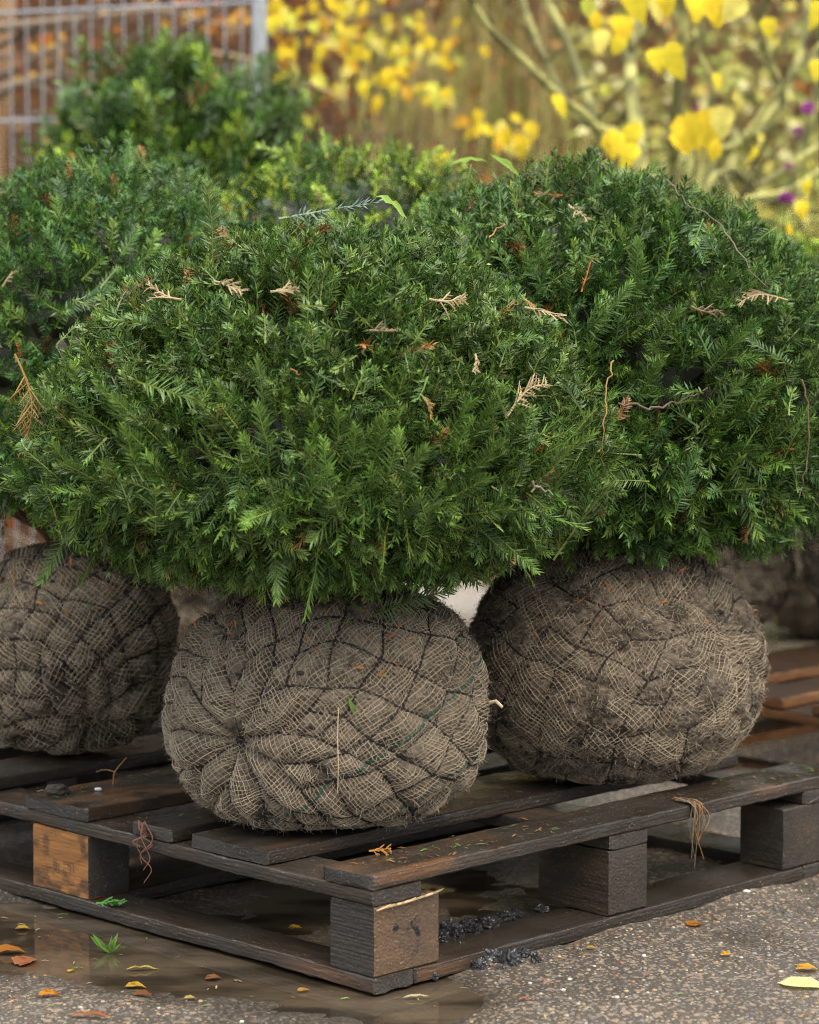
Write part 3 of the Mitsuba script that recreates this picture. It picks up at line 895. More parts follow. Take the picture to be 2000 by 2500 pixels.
def vec_frame(p, t, n, s=1.0):
    return np.concatenate([frames(np.array([t]), np.array([n]))[0] * s, np.array(p)[:, None]], 1)


def put(variant, M, tint, bsdf):
    a = Acc()
    scatter([variant], np.array([0]), M[None], np.array([tint], float), a)
    return a.ply(bsdf)


SPRIG = [shoot(0.080 + 0.010 * i, 46 + 6 * i, 0.0205, 1.0, 150 + i, flat=True, curl=0.12) for i in range(5)]
for i in range(70):
    px, py = rng.uniform(90, 1250), rng.uniform(870, 1200)
    p, n = c1.hit(px * SC, py * SC)
    side = (px - 680) / 600
    low = np.clip((py - 1060) / 130, 0, 1)
    t = unit(n * 0.55 + UP * (0.95 - 1.25 * low) + np.array([0.55 * side, -0.1, 0]) + rng.normal(0, 0.22, 3))
    q = p - n * 0.035 - t * 0.03
    part('shoot', put(SPRIG[i % 5], vec_frame(q, t, n + 0.3 * rng.normal(0, 1, 3)), np.array([0.070, 0.140, 0.030]) * rng.uniform(0.75, 1.25), 'needles'), Y1)
for i in range(30):
    px, py = rng.uniform(1130, 1700), rng.uniform(560, 1130)
    p, n = c3.hit(px * SC, py * SC)
    t = unit(n * 0.6 + UP * 0.6 + np.array([0.35, -0.1, 0]) + rng.normal(0, 0.25, 3))
    part('shoot', put(SPRIG[i % 5], vec_frame(p - n * 0.035 - t * 0.03, t, n), np.array([0.065, 0.132, 0.032]) * rng.uniform(0.75, 1.2), 'needles'), Y3)

# ------------------------------------------------------------------ leaves and background plants
def leaf(kind='ovate', fold=0.25, curl=0.3, seed=0, rows=6):
    """A leaf of length 1 along +y, folded along its midrib and curled, with a wavy edge."""
    r = np.random.default_rng(seed)
    y = np.linspace(0, 1, rows)
    if kind == 'heart':
        w = 0.40 * np.sin(np.pi * np.clip(y, 0.0, 1) ** 0.60) ** 0.85 + 0.13 * np.exp(-((y - 0.06) / 0.12) ** 2)
        w[-1] = 0
    elif kind == 'long':
        w = 0.09 * np.sin(np.pi * y**0.8) ** 0.8
    else:
        w = 0.29 * np.sin(np.pi * y**0.78) ** 0.9
    z0 = -curl * (y - 0.35) ** 2 + (0.01 if kind == 'heart' else 0.03) * r.normal(0, 1, rows)
    v = []
    for yy, ww, zz in zip(y, w, z0):
        q = 0.03 if kind == 'heart' else 0.10
        wl, wr_ = ww * r.uniform(1 - q, 1 + q), ww * r.uniform(1 - q, 1 + q)
        v += [[-wl, yy, zz + fold * wl + 0.02 * r.normal()], [-wl * 0.5, yy, zz + 0.55 * fold * wl * 0.8], [0, yy, zz], [wr_ * 0.5, yy, zz + 0.55 * fold * wr_ * 0.8], [wr_, yy, zz + fold * wr_ + 0.02 * r.normal()]]
    v = np.array(v)
    if kind == 'heart':
        v[0, 1] -= 0.08
        v[4, 1] -= 0.08
    f = []
    for i in range(rows - 1):
        for j in range(4):
            a, b, c, d = i * 5 + j, i * 5 + j + 1, (i + 1) * 5 + j + 1, (i + 1) * 5 + j
            f += [[a, b, c], [a, c, d]]
    col = np.ones((len(v), 3)) * r.uniform(0.82, 1.12, (len(v), 1))
    col[2::5] *= 0.86
    return v, np.array(f), col


def leaf_ply(variant, size, col, bsdf='leaf_colour', spots=0.0, seed=0):
    v, f, c = variant
    cc = c * np.array(col)
    if spots:
        m = meshkit.noise(v * 6 + seed, 4) > 1 - spots
        cc = np.where(m[:, None], cc * np.array([0.45, 0.32, 0.3]), cc)
    return mikit.ply(trimesh.Trimesh(v * size, f, process=False), bsdf, smooth=True, color=cc)


def place(d, p, t, n, s=1.0):
    M = np.eye(4)
    M[:3, :4] = vec_frame(np.array(p, float), t, n, s)
    return {**d, 'to_world': T(M)}


HEART = [leaf('heart', 0.35, 0.5, 200 + i, 9) for i in range(5)]
OVATE = [leaf('ovate', 0.3, 0.6, 210 + i) for i in range(5)]
LONGL = [leaf('long', 0.5, 0.5, 220 + i, 8) for i in range(4)]
YEL = [(0.90, 0.75, 0.06), (0.88, 0.66, 0.05), (0.90, 0.80, 0.20), (0.72, 0.74, 0.12), (0.82, 0.48, 0.06)]
YV = [leaf_ply(OVATE[i % 5], 1.0, YEL[i % 5]) for i in range(5)] + [leaf_ply(HEART[i], 1.0, YEL[(i + 1) % 4]) for i in range(5)] + [leaf_ply(OVATE[2], 1.0, (0.55, 0.30, 0.05), spots=0.4), leaf_ply(OVATE[3], 1.0, (0.50, 0.52, 0.10))]


def tinted(base, v, seed, scale, dark):
    k = meshkit.fbm(v * scale + seed, 3, seed)[:, None]
    return np.array(base) * (1 - np.clip((k - 0.44) * 9, 0, 1) * (1 - np.array(dark)))


def stem(key, pts, r0, r1, col, dark=(0.45, 0.45, 0.5), seed=0, name='stem', sides=8):
    c = curve(pts, 10)
    rad = np.linspace(r0, r1, len(c)) * (0.9 + 0.25 * meshkit.noise(c * 25 + seed, seed))
    v, f = tube(c, rad, sides)
    part(name, Acc().add(v, f, tinted(col, v, seed, 22, dark)).ply('matt_colour', True), key)


def P(x, y, dist):
    return at_y(x * SC, y * SC, dist)


# shrub with yellow autumn leaves on the bank
ysh = thing('yellow_leaved_shrub', 'shrub full of bright yellow autumn leaves at upper middle, left of the mossy stems', 'shrub')
base = np.array([-0.30, 7.15, 0.0])
tops = [(600, -60), (650, -80), (720, -60), (790, -60), (860, -50), (930, -40), (770, 60), (880, 60)]
for i, (x, y) in enumerate(tops):
    tp = P(x, y, 6.9 + 0.5 * rng.random())
    stem(ysh, [base + rng.normal(0, 0.05, 3) * [1, 1, 0], base * 0.5 + tp * 0.5 + rng.normal(0, 0.05, 3), tp], 0.009, 0.003, (0.13, 0.08, 0.05), seed=300 + i, sides=5)
spots = [(640, 30, 80, 50, 28), (755, 45, 95, 60, 36), (850, 75, 60, 40, 12), (720, 135, 85, 45, 22), (815, 150, 60, 30, 13), (600, 105, 22, 40, 9), (930, 118, 26, 16, 8), (915, 190, 28, 30, 11), (955, 70, 30, 30, 5), (590, 20, 25, 25, 10),
         (650, 250, 40, 20, 5)]
for cx, cy, sx, sy, n in spots:
    for i in range(n):
        p = P(cx + rng.normal(0, sx * 0.72), cy + rng.normal(0, sy * 0.72), rng.uniform(6.6, 7.6))
        k = rng.choice(12, p=[.17, .12, .09, .05, .07, .10, .10, .08, .04, .04, .08, .06])
        part('leaf', place(YV[k], p, unit(np.array([rng.normal(0, 0.6), rng.normal(0, 0.4), -0.8])), unit(np.array([rng.normal(0, 0.6), -1, rng.normal(0.4, 0.5)])), rng.uniform(0.028, 0.050)), ysh)
osh = thing('orange_leaved_shrub', 'sparse shrub with small orange leaves behind the wire fence', 'shrub')
for i, (x, y) in enumerate([(40, -40), (110, -60), (330, -60), (400, -50), (470, -60)]):
    tp = P(x, y, 7.4)
    stem(osh, [np.array([tp[0] * 0.8 - 0.1, 7.35, 0.0]), tp * 0.6 + np.array([tp[0] * 0.8 - 0.1, 7.35, 0]) * 0.4 + rng.normal(0, 0.03, 3), tp], 0.007, 0.003, (0.12, 0.075, 0.05), seed=330 + i, sides=5)
OR = [leaf_ply(OVATE[i], 1.0, [(0.62, 0.26, 0.05), (0.70, 0.40, 0.08), (0.55, 0.22, 0.08), (0.72, 0.48, 0.10), (0.42, 0.10, 0.05)][i]) for i in range(5)]
for cx, cy, sx, sy, n in [(80, 95, 22, 22, 16), (60, 130, 25, 20, 8), (440, 30, 35, 18, 18), (350, 8, 35, 10, 10), (500, 40, 20, 20, 6), (120, 190, 30, 60, 8), (150, 350, 40, 25, 10), (260, 20, 40, 20, 6)]:
    for i in range(n):
        p = P(cx + rng.normal(0, sx), cy + rng.normal(0, sy), rng.uniform(7.2, 7.6))
        part('leaf', place(OR[rng.integers(0, 5)], p, unit(rng.normal(0, 1, 3) - UP * 0.5), unit(np.array([rng.normal(0, 0.6), -1, 0.4])), rng.uniform(0.026, 0.042)), osh)
# small shrub of orange yellow leaves low behind the right yew
lsh = thing('low_golden_shrub', 'low golden leaved shrub just above the right yew, left of the mossy stems', 'shrub')
for i in range(5):
    tp = P(1000 + 35 * i, 245 + 12 * (i % 3), 6.4)
    stem(lsh, [np.array([0.05, 6.4, 0]), np.array([0.05 + 0.02 * i, 6.4, 0.5]), tp], 0.006, 0.003, (0.14, 0.09, 0.05), seed=360 + i, sides=5)
for cx, cy, sx, sy, n in [(1045, 268, 34, 14, 9), (1105, 250, 28, 16, 6), (935, 322, 10, 4, 2), (1090, 290, 25, 10, 4)]:
    for i in range(n):
        part('leaf', place(YV[[0, 1, 4, 5, 6][rng.integers(0, 5)]], P(cx + rng.normal(0, sx), cy + rng.normal(0, sy), rng.uniform(6.2, 6.6)), unit(np.array([rng.normal(0, 0.6), rng.normal(0, 0.4), -0.7])), unit(np.array([rng.normal(0, 0.5), -1, 0.4])), rng.uniform(0.032, 0.05)), lsh)

# shrub with lichen covered stems at right
msh = thing('mossy_stemmed_shrub', 'tall shrub with thick lichen covered stems and few big yellow leaves, at right', 'shrub')
LI, DK = (0.46, 0.46, 0.16), (0.38, 0.38, 0.45)
sb = np.array([0.48, 6.0, 0.0])
STEMS = [([(1320, 420), (1270, 300), (1230, 190), (1190, 80), (1130, -40)], 6.0, 0.017, 0.012), ([(1350, 420), (1250, 262), (1180, 205), (1095, 120), (1040, 70), (1000, 15), (985, -40)], 5.9, 0.012, 0.008),
         ([(1350, 430), (1342, 300), (1332, 200), (1328, 110), (1350, 20), (1370, -50)], 5.8, 0.020, 0.014), ([(1420, 430), (1418, 320), (1428, 200), (1436, 100), (1440, -40)], 6.05, 0.018, 0.014),
         ([(1360, 430), (1210, 240), (1150, 130), (1110, 30), (1090, -40)], 6.2, 0.011, 0.008), ([(1460, 430), (1560, 300), (1650, 180), (1760, 60)], 6.1, 0.010, 0.007),
         ([(1480, 440), (1600, 390), (1690, 330), (1780, 270)], 6.0, 0.011, 0.007), ([(1470, 430), (1640, 250), (1620, 120), (1600, 40), (1630, -30)], 6.3, 0.010, 0.008),
         ([(1490, 430), (1520, 330), (1620, 240), (1690, 100), (1700, -30)], 6.5, 0.012, 0.010), ([(1440, 430), (1500, 200), (1470, 100), (1500, -30)], 6.4, 0.009, 0.007), ([(1480, 440), (1560, 420), (1660, 400), (1770, 330)], 5.9, 0.009, 0.006),
         ([(1500, 430), (1640, 420), (1720, 200), (1740, 20)], 6.6, 0.016, 0.012)]
for i, (pts, dist, r0, r1) in enumerate(STEMS):
    stem(msh, [sb + rng.normal(0, 0.06, 3) * [1, 1, 0]] + [P(x, y, dist + 0.04 * j * (-1) ** i) for j, (x, y) in enumerate(pts)], r0 * 0.95, r1 * 0.85, np.array(LI) * rng.uniform(0.8, 1.15), DK, 400 + i)
for i in range(26):                                                     # thin side twigs
    pts, dist, _, _ = STEMS[i % len(STEMS)]
    x, y = pts[1 + i % (len(pts) - 2)]
    dx, dy = rng.uniform(-110, 150), rng.uniform(-160, -40)
    stem(msh, [P(x, y, dist), P(x + dx * 0.5, y + dy * 0.6, dist - 0.05), P(x + dx, y + dy, dist - 0.1)], 0.0045, 0.002, (0.20, 0.19, 0.09), DK, 440 + i, 'twig', 5)
BIG = [(1310, 65, 62, 'h', 0), (1268, 82, 60, 'o', 2), (1345, 10, 80, 'h', 3), (1385, 25, 60, 'h', 1), (1405, 8, 55, 'h', 0), (1465, 14, 66, 'h', 3), (1490, 10, 70, 'h', 0), (1512, 30, 64, 'h', 0), (1542, 22, 62, 'h', 1), (1180, 222, 56, 'o', 0),
       (1330, 290, 72, 'o', 0), (1298, 300, 66, 'o', 1), (1325, 328, 66, 'o', 0), (1283, 300, 60, 'o', 1), (1455, 282, 78, 'h', 0), (1490, 276, 84, 'h', 0), (1522, 262, 66, 'h', 1), (1505, 318, 50, 'o', 1), (1440, 300, 56, 'h', 0),
       (1385, 128, 50, 'h', 3), (1300, 98, 40, 'h', 3), (1412, 120, 55, 'h', 3), (1428, 145, 50, 'h', 3), (1240, 20, 40, 'h', 2), (1255, 45, 44, 'o', 1), (1600, 300, 44, 'o', 2), (1720, 150, 44, 'h', 3), (1715, 35, 60, 'h', 3), (1690, 440, 44, 'o', 1), (1585, 325, 38, 'o', 0),
       (1660, 490, 42, 'o', 1), (1620, 60, 40, 'h', 3), (1700, 395, 40, 'o', 0), (1510, 175, 36, 'h', 3), (1555, 205, 34, 'o', 2), (1275, 190, 30, 'o', 3)]
for x, y, sz, kd, k in BIG:
    dist = rng.uniform(5.2, 5.7)
    L = sz * SC / F * dist * 1.05
    d = YV[5 + k] if kd == 'h' else YV[k]
    t = unit(np.array([rng.normal(0, 0.32), rng.normal(0, 0.25), -1]))
    p = P(x, y, dist) - t * L * 0.5
    part('leaf', place(d, p, t, unit(np.array([rng.normal(0, 0.5), -1, 0.35])), L), msh)

# purple flowers
for i, (x, y, sz, lab) in enumerate([(1702, 228, 15, 'uppermost magenta flower head on a thin stem at the right edge'), (1680, 277, 12, 'small pale magenta flower head just below the uppermost one'), (1657, 420, 18, 'largest magenta flower head, lowest at the right'),
                                     (1662, 350, 9, 'small purple flower head midway down the right edge'), (1470, 233, 9, 'small magenta flower head behind the bunch of big yellow leaves')]):
    k = thing('purple_flower', lab, 'flower', 'purple flowers at the right')
    p = P(x, y, 5.9)
    r = sz * SC / F * 5.9
    acc = Acc()
    for j in range(60):
        d = unit(rng.normal(0, 1, 3) + UP * 0.5)
        a = unit(np.cross(d, rng.normal(0, 1, 3))) * r * 0.16
        acc.add([p + d * r * 0.2 - a * 0.5, p + d * r * 0.2 + a * 0.5, p + d * r + a, p + d * r - a], [[0, 1, 2], [0, 2, 3]], np.array([0.42, 0.09, 0.40]) * rng.uniform(0.6, 1.4))
    part('flower_head', acc.ply('leaf_colour'), k)
    stem(k, [np.array([p[0] - 0.05, 5.95, 0.0]), np.array([p[0] - 0.02, 5.93, p[2] * 0.6]), p], 0.0025, 0.0016, (0.16, 0.18, 0.06), seed=470 + i, sides=5)

# masses on the bank: litter, bramble stems, tall grass, far foliage
LV = [(v[[0, 2, 4, 10, 12, 14, 20, 22, 24, 27]], None, None) for v, f, c in OVATE]
SL = []
for i in range(5):
    v = np.array([[0, 0, 0], [-0.3, 0.45, 0.08], [0, 0.5, -0.02], [0.3, 0.45, 0.08], [0, 1, -0.1 * i]])
    SL.append((v, np.array([[0, 2, 1], [0, 3, 2], [1, 2, 4], [2, 3, 4]]), np.ones((5, 3))))


def leaf_mass(name, label, cat, pos, size, cols, seed, up=0.6):
    r = np.random.default_rng(seed)
    n = len(pos)
    t = r.normal(0, 1, (n, 3)) * [1, 1, 0.6]
    M = np.concatenate([frames(t, UP * up + r.normal(0, 0.6, (n, 3)) + np.array([0, -0.4, 0])) * (size * r.uniform(0.6, 1.3, n))[:, None, None], pos[:, :, None]], 2)
    acc = Acc()
    scatter(SL, r.integers(0, 5, n), M, cols, acc)
    scene[name] = acc.ply('leaf_colour')
    labels[name] = dict(label=label, category=cat, kind='stuff')


r = np.random.default_rng(900)
n = 13000
x, y = r.uniform(-4, 4, n), 7.0 + 4.2 * r.random(n) ** 1.2
pos = np.stack([x, y, bank_z(x, y) + 0.01 + 0.45 * r.random(n) ** 2.2 * (meshkit.fbm(np.stack([x * 1.6, y * 1.6, 0 * x], -1), 2, 3) > 0.45)], -1)
RUST = np.array([(0.42, 0.13, 0.04), (0.55, 0.23, 0.06), (0.22, 0.085, 0.04), (0.62, 0.36, 0.11), (0.62, 0.46, 0.27), (0.28, 0.045, 0.035)])
OLIVE = np.array([(0.36, 0.42, 0.11), (0.56, 0.57, 0.17), (0.72, 0.70, 0.36), (0.17, 0.21, 0.07), (0.70, 0.62, 0.15), (0.36, 0.18, 0.08)])
wr_ = np.clip((x - 0.55) / 0.9, 0, 1) * 0.75
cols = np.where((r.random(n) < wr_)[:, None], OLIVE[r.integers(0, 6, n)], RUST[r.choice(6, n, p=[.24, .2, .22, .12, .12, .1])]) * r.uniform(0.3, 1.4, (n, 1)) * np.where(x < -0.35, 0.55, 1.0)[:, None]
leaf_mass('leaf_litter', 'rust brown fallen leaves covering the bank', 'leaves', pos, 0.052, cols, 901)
n = 8000                                                                 # low herbs
x, y = r.uniform(0.5, 3.5, n), 6.9 + 2.6 * r.random(n)
z = np.maximum(bank_z(x, y), 0) + r.random(n) ** 1.2 * 1.05
cols = OLIVE[r.choice(6, n, p=[.25, .25, .2, .15, .1, .05])] * r.uniform(0.7, 1.4, (n, 1))
leaf_mass('herbs', 'soft mass of pale green and straw coloured herbs at right', 'plants', np.stack([x, y, z], -1), 0.05, cols, 902, 0.2)
n = 9000                                                                 # trees and bushes far behind
x, y = r.uniform(-7, 7, n), r.uniform(11.5, 14.5, n)
z = 1.6 + 3.6 * r.random(n)
cols = np.where((x > 0.2 + r.normal(0, 0.8, n))[:, None], OLIVE[r.integers(0, 6, n)], RUST[r.integers(0, 6, n)] * [0.8, 0.95, 0.9]) * r.uniform(0.5, 1.2, (n, 1))
leaf_mass('woodland', 'far mass of olive and brown foliage behind the bank', 'woodland', np.stack([x, y, z], -1), 0.16, cols, 903, 0.2)
acc = Acc()
for i in range(230):                                                    # arching brown stems
    x0, y0 = r.uniform(-2.2, 1.2), r.uniform(7.0, 9.0)
    z0 = float(bank_z(x0, y0))
    a, L = r.normal(0, 0.7), r.uniform(0.35, 1.0)
    p = np.array([[x0, y0, z0], [x0 + 0.35 * a * L, y0 - 0.05, z0 + 0.6 * L], [x0 + 0.9 * a * L, y0 - 0.1, z0 + (0.75 - 0.3 * abs(a)) * L]])
    acc.add(*tube(curve(p, 5), np.linspace(0.006, 0.002, 11), 4), np.array([[0.17, 0.085, 0.055], [0.24, 0.15, 0.09], [0.10, 0.06, 0.045], [0.26, 0.13, 0.10]][i % 4]) * r.uniform(0.6, 1.3))
scene['bramble_stems'] = acc.ply('matt_colour', True)
labels['bramble_stems'] = dict(label='tangle of arching brown stems in front of the bank', category='brambles', kind='stuff')
acc = Acc()
for i in range(110):                                                    # heap of cut sticks behind the fence
    x0, y0, z0 = r.uniform(-1.7, -0.35), r.uniform(6.75, 7.3), r.uniform(0.1, 1.75)
    d = unit(np.array([1.0, r.normal(0, 0.2), r.normal(0, 0.55)])) * r.uniform(0.2, 0.6)
    p = np.array([[x0, y0, z0], [x0, y0, z0] + d * 0.5 + r.normal(0, 0.025, 3), [x0, y0, z0] + d])
    acc.add(*tube(curve(p, 4), np.linspace(1, 0.5, 9) * r.uniform(0.004, 0.010), 5), np.array([[0.26, 0.19, 0.12], [0.13, 0.09, 0.065], [0.20, 0.16, 0.12], [0.08, 0.06, 0.05]][i % 4]) * r.uniform(0.6, 1.3))
scene['brush_heap'] = acc.ply('matt_colour', True)
labels['brush_heap'] = dict(label='heap of cut sticks behind the wire fence', category='sticks', kind='stuff')
acc = Acc()
for i in range(1500):                                                   # tall grass
    right = i % 5 != 0
    x0, y0 = (r.uniform(0.45, 2.6), r.uniform(6.4, 8.6)) if right else (r.uniform(-0.2, 0.6), r.uniform(8.2, 9.5))
    z0 = max(0.0, float(bank_z(x0, y0)))
    L, lean = r.uniform(0.5, 1.25), r.normal(0, 0.22, 2)
    p = np.array([[x0 + lean[0] * L * s * s, y0 + lean[1] * L * s * s, z0 + L * (s - 0.12 * s * s)] for s in np.linspace(0, 1, 5)])
    w = np.array([1, 0.9, 0.75, 0.5, 0.1])[:, None] * r.uniform(0.003, 0.006) * unit(np.array([r.normal(), r.normal(), 0]))
    v = np.stack([p - w, p + w], 1).reshape(-1, 3)
    j = np.arange(4)[:, None] * 2
    acc.add(v, np.concatenate([j + [0, 1, 3], j + [0, 3, 2]]), np.array([[0.26, 0.28, 0.07], [0.44, 0.40, 0.16], [0.17, 0.21, 0.05], [0.52, 0.44, 0.20]][r.integers(0, 4)]) * r.uniform(0.6, 1.3))
scene['tall_grass'] = acc.ply('leaf_colour')
labels['tall_grass'] = dict(label='tall olive and straw grass on the right of the bank', category='grass', kind='stuff')

# ------------------------------------------------------------------ wire fence at upper left
fen = thing('wire_fence', 'galvanised wire mesh fence panel with a round grey post at upper left', 'fence')
fa, fb = P(0, 28, 6.55), P(530, 8, 6.25)
fd = (fb - fa) / np.linalg.norm((fb - fa)[:2]) * np.array([1, 1, 0])
post = P(546, 60, 6.23) * [1, 1, 0]


def steel(pts, r, sides=6):
    v, f = tube(pts, [r] * len(pts), sides)
    return mikit.ply(trimesh.Trimesh(v, f, process=False), 'steel', smooth=True)


part('post', steel(np.array([post, post + UP * 1.0, post + UP * 2.0]), 0.0175, 16), fen)
span = 1.75
for zz in np.arange(fa[2] - 0.255 * 4, 2.0, 0.255):
    a = np.array([post[0], post[1], zz])
    part('horizontal_wire', steel(np.array([a - fd * span, a - fd * span / 2, a]), 0.0034), fen)
for i in range(38):
    a = post - fd * (0.045 * (i + 1))
    part('vertical_wire', steel(np.array([a + UP * 0.05, a + UP * 1.0, a + UP * 2.0]) + np.array([0, -0.005, 0]), 0.0022, 5), fen)
k = thing('timber_post', 'leaning tan timber post behind the wire fence at the left edge', 'post')
part('shaft', Acc().add(*tube([P(-22, 420, 7.0), P(4, 120, 7.0), P(14, -80, 7.0)], [0.03] * 3, 8), (0.33, 0.21, 0.11)).ply('matt_colour', True), k)
for a, b, c, lab in [((-20, 195), (60, 170), (140, 150), 'bare grey brown branch lying across behind the fence, upper one'), ((-20, 210), (50, 175), (130, 205), 'bare forked branch behind the fence, below the upper one'), ((-10, 60), (120, 45), (330, 20), 'long thin pale branch behind the top fence wire')]:
    single('fallen_branch', Acc().add(*tube(curve([P(*a, 6.9), P(*b, 6.85), P(*c, 6.9)], 6), np.linspace(0.014, 0.007, 13), 7), (0.22, 0.17, 0.12)).ply('matt_colour', True), lab, 'branch')

# ------------------------------------------------------------------ things lying on the yews
def spray(L, nb, seed, wid=0.0010):
    r = np.random.default_rng(seed)
    acc = Acc()
    ax = np.stack([0.14 * L * np.sin(np.linspace(0, 3.2, 10) + seed), np.linspace(0, L, 10), 0.06 * L * np.sin(np.linspace(0, 3, 10))], -1)
    acc.add(*tube(ax, np.linspace(wid * 1.5, wid * 0.7, 10), 5), (1, 1, 1))
    nb = int(nb * 1.7)
    for i in range(nb):
        s = 0.18 + 0.78 * i / nb
        b = np.array([np.interp(s * L, ax[:, 1], ax[:, 0]), s * L, np.interp(s * L, ax[:, 1], ax[:, 2])])
        sd = 1 if i % 2 else -1
        ln = (L * 0.30 * (1.15 - s) + 0.005) * r.uniform(0.35, 1.25)
        d = unit(np.array([sd * r.uniform(0.35, 0.85), 0.75, r.normal(0, 0.35)]))
        e = b + d * ln
        acc.add(*tube([b, b + d * ln * 0.5 + [0, 0, 0.05 * ln], e], [wid, wid * 1.1, wid * 0.5], 4), np.array([1, 1, 1]) * r.uniform(0.7, 1.1))
        for q in (0.35, 0.65):
            m = b + d * ln * q
            acc.add(*tube([m, m + unit(d + np.array([-sd * 0.9, 0.5, 0.1])) * ln * 0.35], [wid * 0.9, wid * 0.5], 3), np.array([1, 1, 1]) * r.uniform(0.7, 1.1))
    return np.vstack(acc.v), np.vstack(acc.f), np.vstack(acc.c)


def lay(cr, a, b, lift=0.0):
    if isinstance(cr, float):
        return at_y(a[0] * SC, a[1] * SC, cr), at_y(b[0] * SC, b[1] * SC, cr), np.array([0.2, -1, 0.2])
    p, n = cr.hit(a[0] * SC, a[1] * SC)
    q, m = cr.hit(b[0] * SC, b[1] * SC)
    if abs(q[1] - p[1]) > 0.07:
        q = at_y(b[0] * SC, b[1] * SC, p[1])
    return p + n * lift, q + m * lift, unit(n + m)


CREAM, GOLD, TAN = (0.36, 0.29, 0.165), (0.28, 0.18, 0.06), (0.19, 0.135, 0.085)
SPRAYS = [(3.42, (32, 745), (38, 965), GOLD, 14, 'golden dead conifer spray hanging at the left edge'), (c1, (390, 622), (300, 608), CREAM, 6, 'cream dead conifer twig high on the front yew, left of its middle'),
          (c1, (445, 600), (520, 606), CREAM, 9, 'cream dead conifer spray on the front yew, second of the row of three'), (c1, (570, 615), (622, 605), CREAM, 10, 'short bushy cream spray on the front yew, third of the row'),
          (c1, (900, 622), (985, 640), CREAM, 10, 'cream dead spray on the right shoulder of the front yew'), (c1, (1105, 645), (1195, 682), CREAM, 12, 'long pale spray at the right outline of the front yew'),
          (c1, (1065, 870), (1165, 818), CREAM, 12, 'straw coloured spray on the right flank of the front yew'), (c1, (880, 832), (905, 865), GOLD, 6, 'small golden spray in the middle of the front yew'),
          (c1, (995, 745), (1002, 770), CREAM, 5, 'tiny cream spray right of the middle of the front yew'), (c3, (1655, 625), (1555, 650), CREAM, 10, 'cream spray on the right flank of the right yew'),
          (c3, (1455, 640), (1520, 660), TAN, 6, 'dull tan spray on the right yew'), (c3, (1210, 430), (1225, 470), CREAM, 6, 'upright pale spray on top of the right yew'), (c2, (5, 600), (40, 575), CREAM, 6, 'cream spray at the left edge on the left yew'),
          (c1, (1100, 630), (1130, 660), GOLD, 6, 'golden tip spray on the right outline of the front yew, above the long pale one'), (c4, (660, 400), (680, 430), TAN, 5, 'tan dead spray on the low yew behind'), (c1, (780, 700), (830, 690), TAN, 5, 'dull brown spray in the upper middle of the front yew')]
for i, (cr, a, b, col, nb, lab) in enumerate(SPRAYS):
    p, q, n = lay(cr, a, b)
    L = max(0.03, np.linalg.norm(q - p))
    single('dead_conifer_spray', put(spray(L, nb, 600 + i), vec_frame(p, q - p, n), col, 'matt_colour'), lab, 'dead twig', 'dead sprays lying on the yews')
p, q, n = lay(c1, (590, 478), (800, 446), 0.012)
single('conifer_sprig', put(shoot(np.linalg.norm(q - p), 90, 0.017, 1.0, 700, flat=False, wide=0.0022), vec_frame(p, q - p, n), (0.075, 0.14, 0.115), 'needles'), 'loose blue green conifer sprig lying on top of the front yew', 'conifer sprig')
p, q, n = lay(c1, (440, 560), (448, 400), 0.0)
part('shoot', put(SPRIG[2], vec_frame(p, np.array([0.03, -0.1, 1]), np.array([0, -1, 0.2])), (0.065, 0.115, 0.03), 'needles'), Y1, 'upright shoot standing above the top outline')
for i, (cr, a, b, lab) in enumerate([(c3, (955, 365), (1030, 352), 'pale green leaf blade on top of the right yew, left one of two'), (c3, (1038, 345), (1102, 388), 'pale green leaf blade on top of the right yew, right one of two'), (c1, (788, 432), (850, 466), 'pale green leaf blade between the front and right yews')]):
    p, q, n = lay(cr, a, b, 0.014)
    p, q = p - np.array([0, 0.03, 0]), q - np.array([0, 0.03, 0])
    L = np.linalg.norm(q - p)
    single('leaf_blade', place(leaf_ply(LONGL[i], 1.0, (0.30, 0.46, 0.10)), p, q - p, n + np.array([0, -0.8, 0]), L), lab, 'leaf', 'pale green leaf blades')
TW = [(c1, [(1275, 768), (1258, 830), (1255, 900), (1247, 985)], 0.0014, (0.27, 0.16, 0.05), 'yellow orange bare twig hanging on the right flank of the front yew'), (c3, [(1300, 850), (1370, 860), (1430, 845), (1482, 820)], 0.0022, (0.16, 0.12, 0.09), 'grey brown twig between the front and the right yew'),
      (c3, [(1400, 395), (1440, 440), (1520, 490)], 0.0013, (0.22, 0.17, 0.115), 'thin dry stalk on the right shoulder of the right yew, upper one'), (c3, [(1520, 490), (1555, 560), (1605, 615)], 0.0013, (0.23, 0.19, 0.14), 'thin dry stalk on the right yew, lower one'),
      (c3, [(1678, 800), (1692, 880), (1685, 980), (1672, 1035)], 0.0014, (0.28, 0.21, 0.14), 'thin pale root hanging near the right edge of the right yew'), (c1, [(1105, 1010), (1150, 1038)], 0.0018, (0.26, 0.21, 0.17), 'short grey twig low on the right of the front yew'),
      (c1, [(610, 790), (640, 800)], 0.0015, (0.3, 0.15, 0.05), 'tiny brown twig in the middle of the front yew'), (c3, [(1035, 515), (1065, 478)], 0.0018, (0.38, 0.22, 0.10), 'reddish twig at the left of the right yew')]
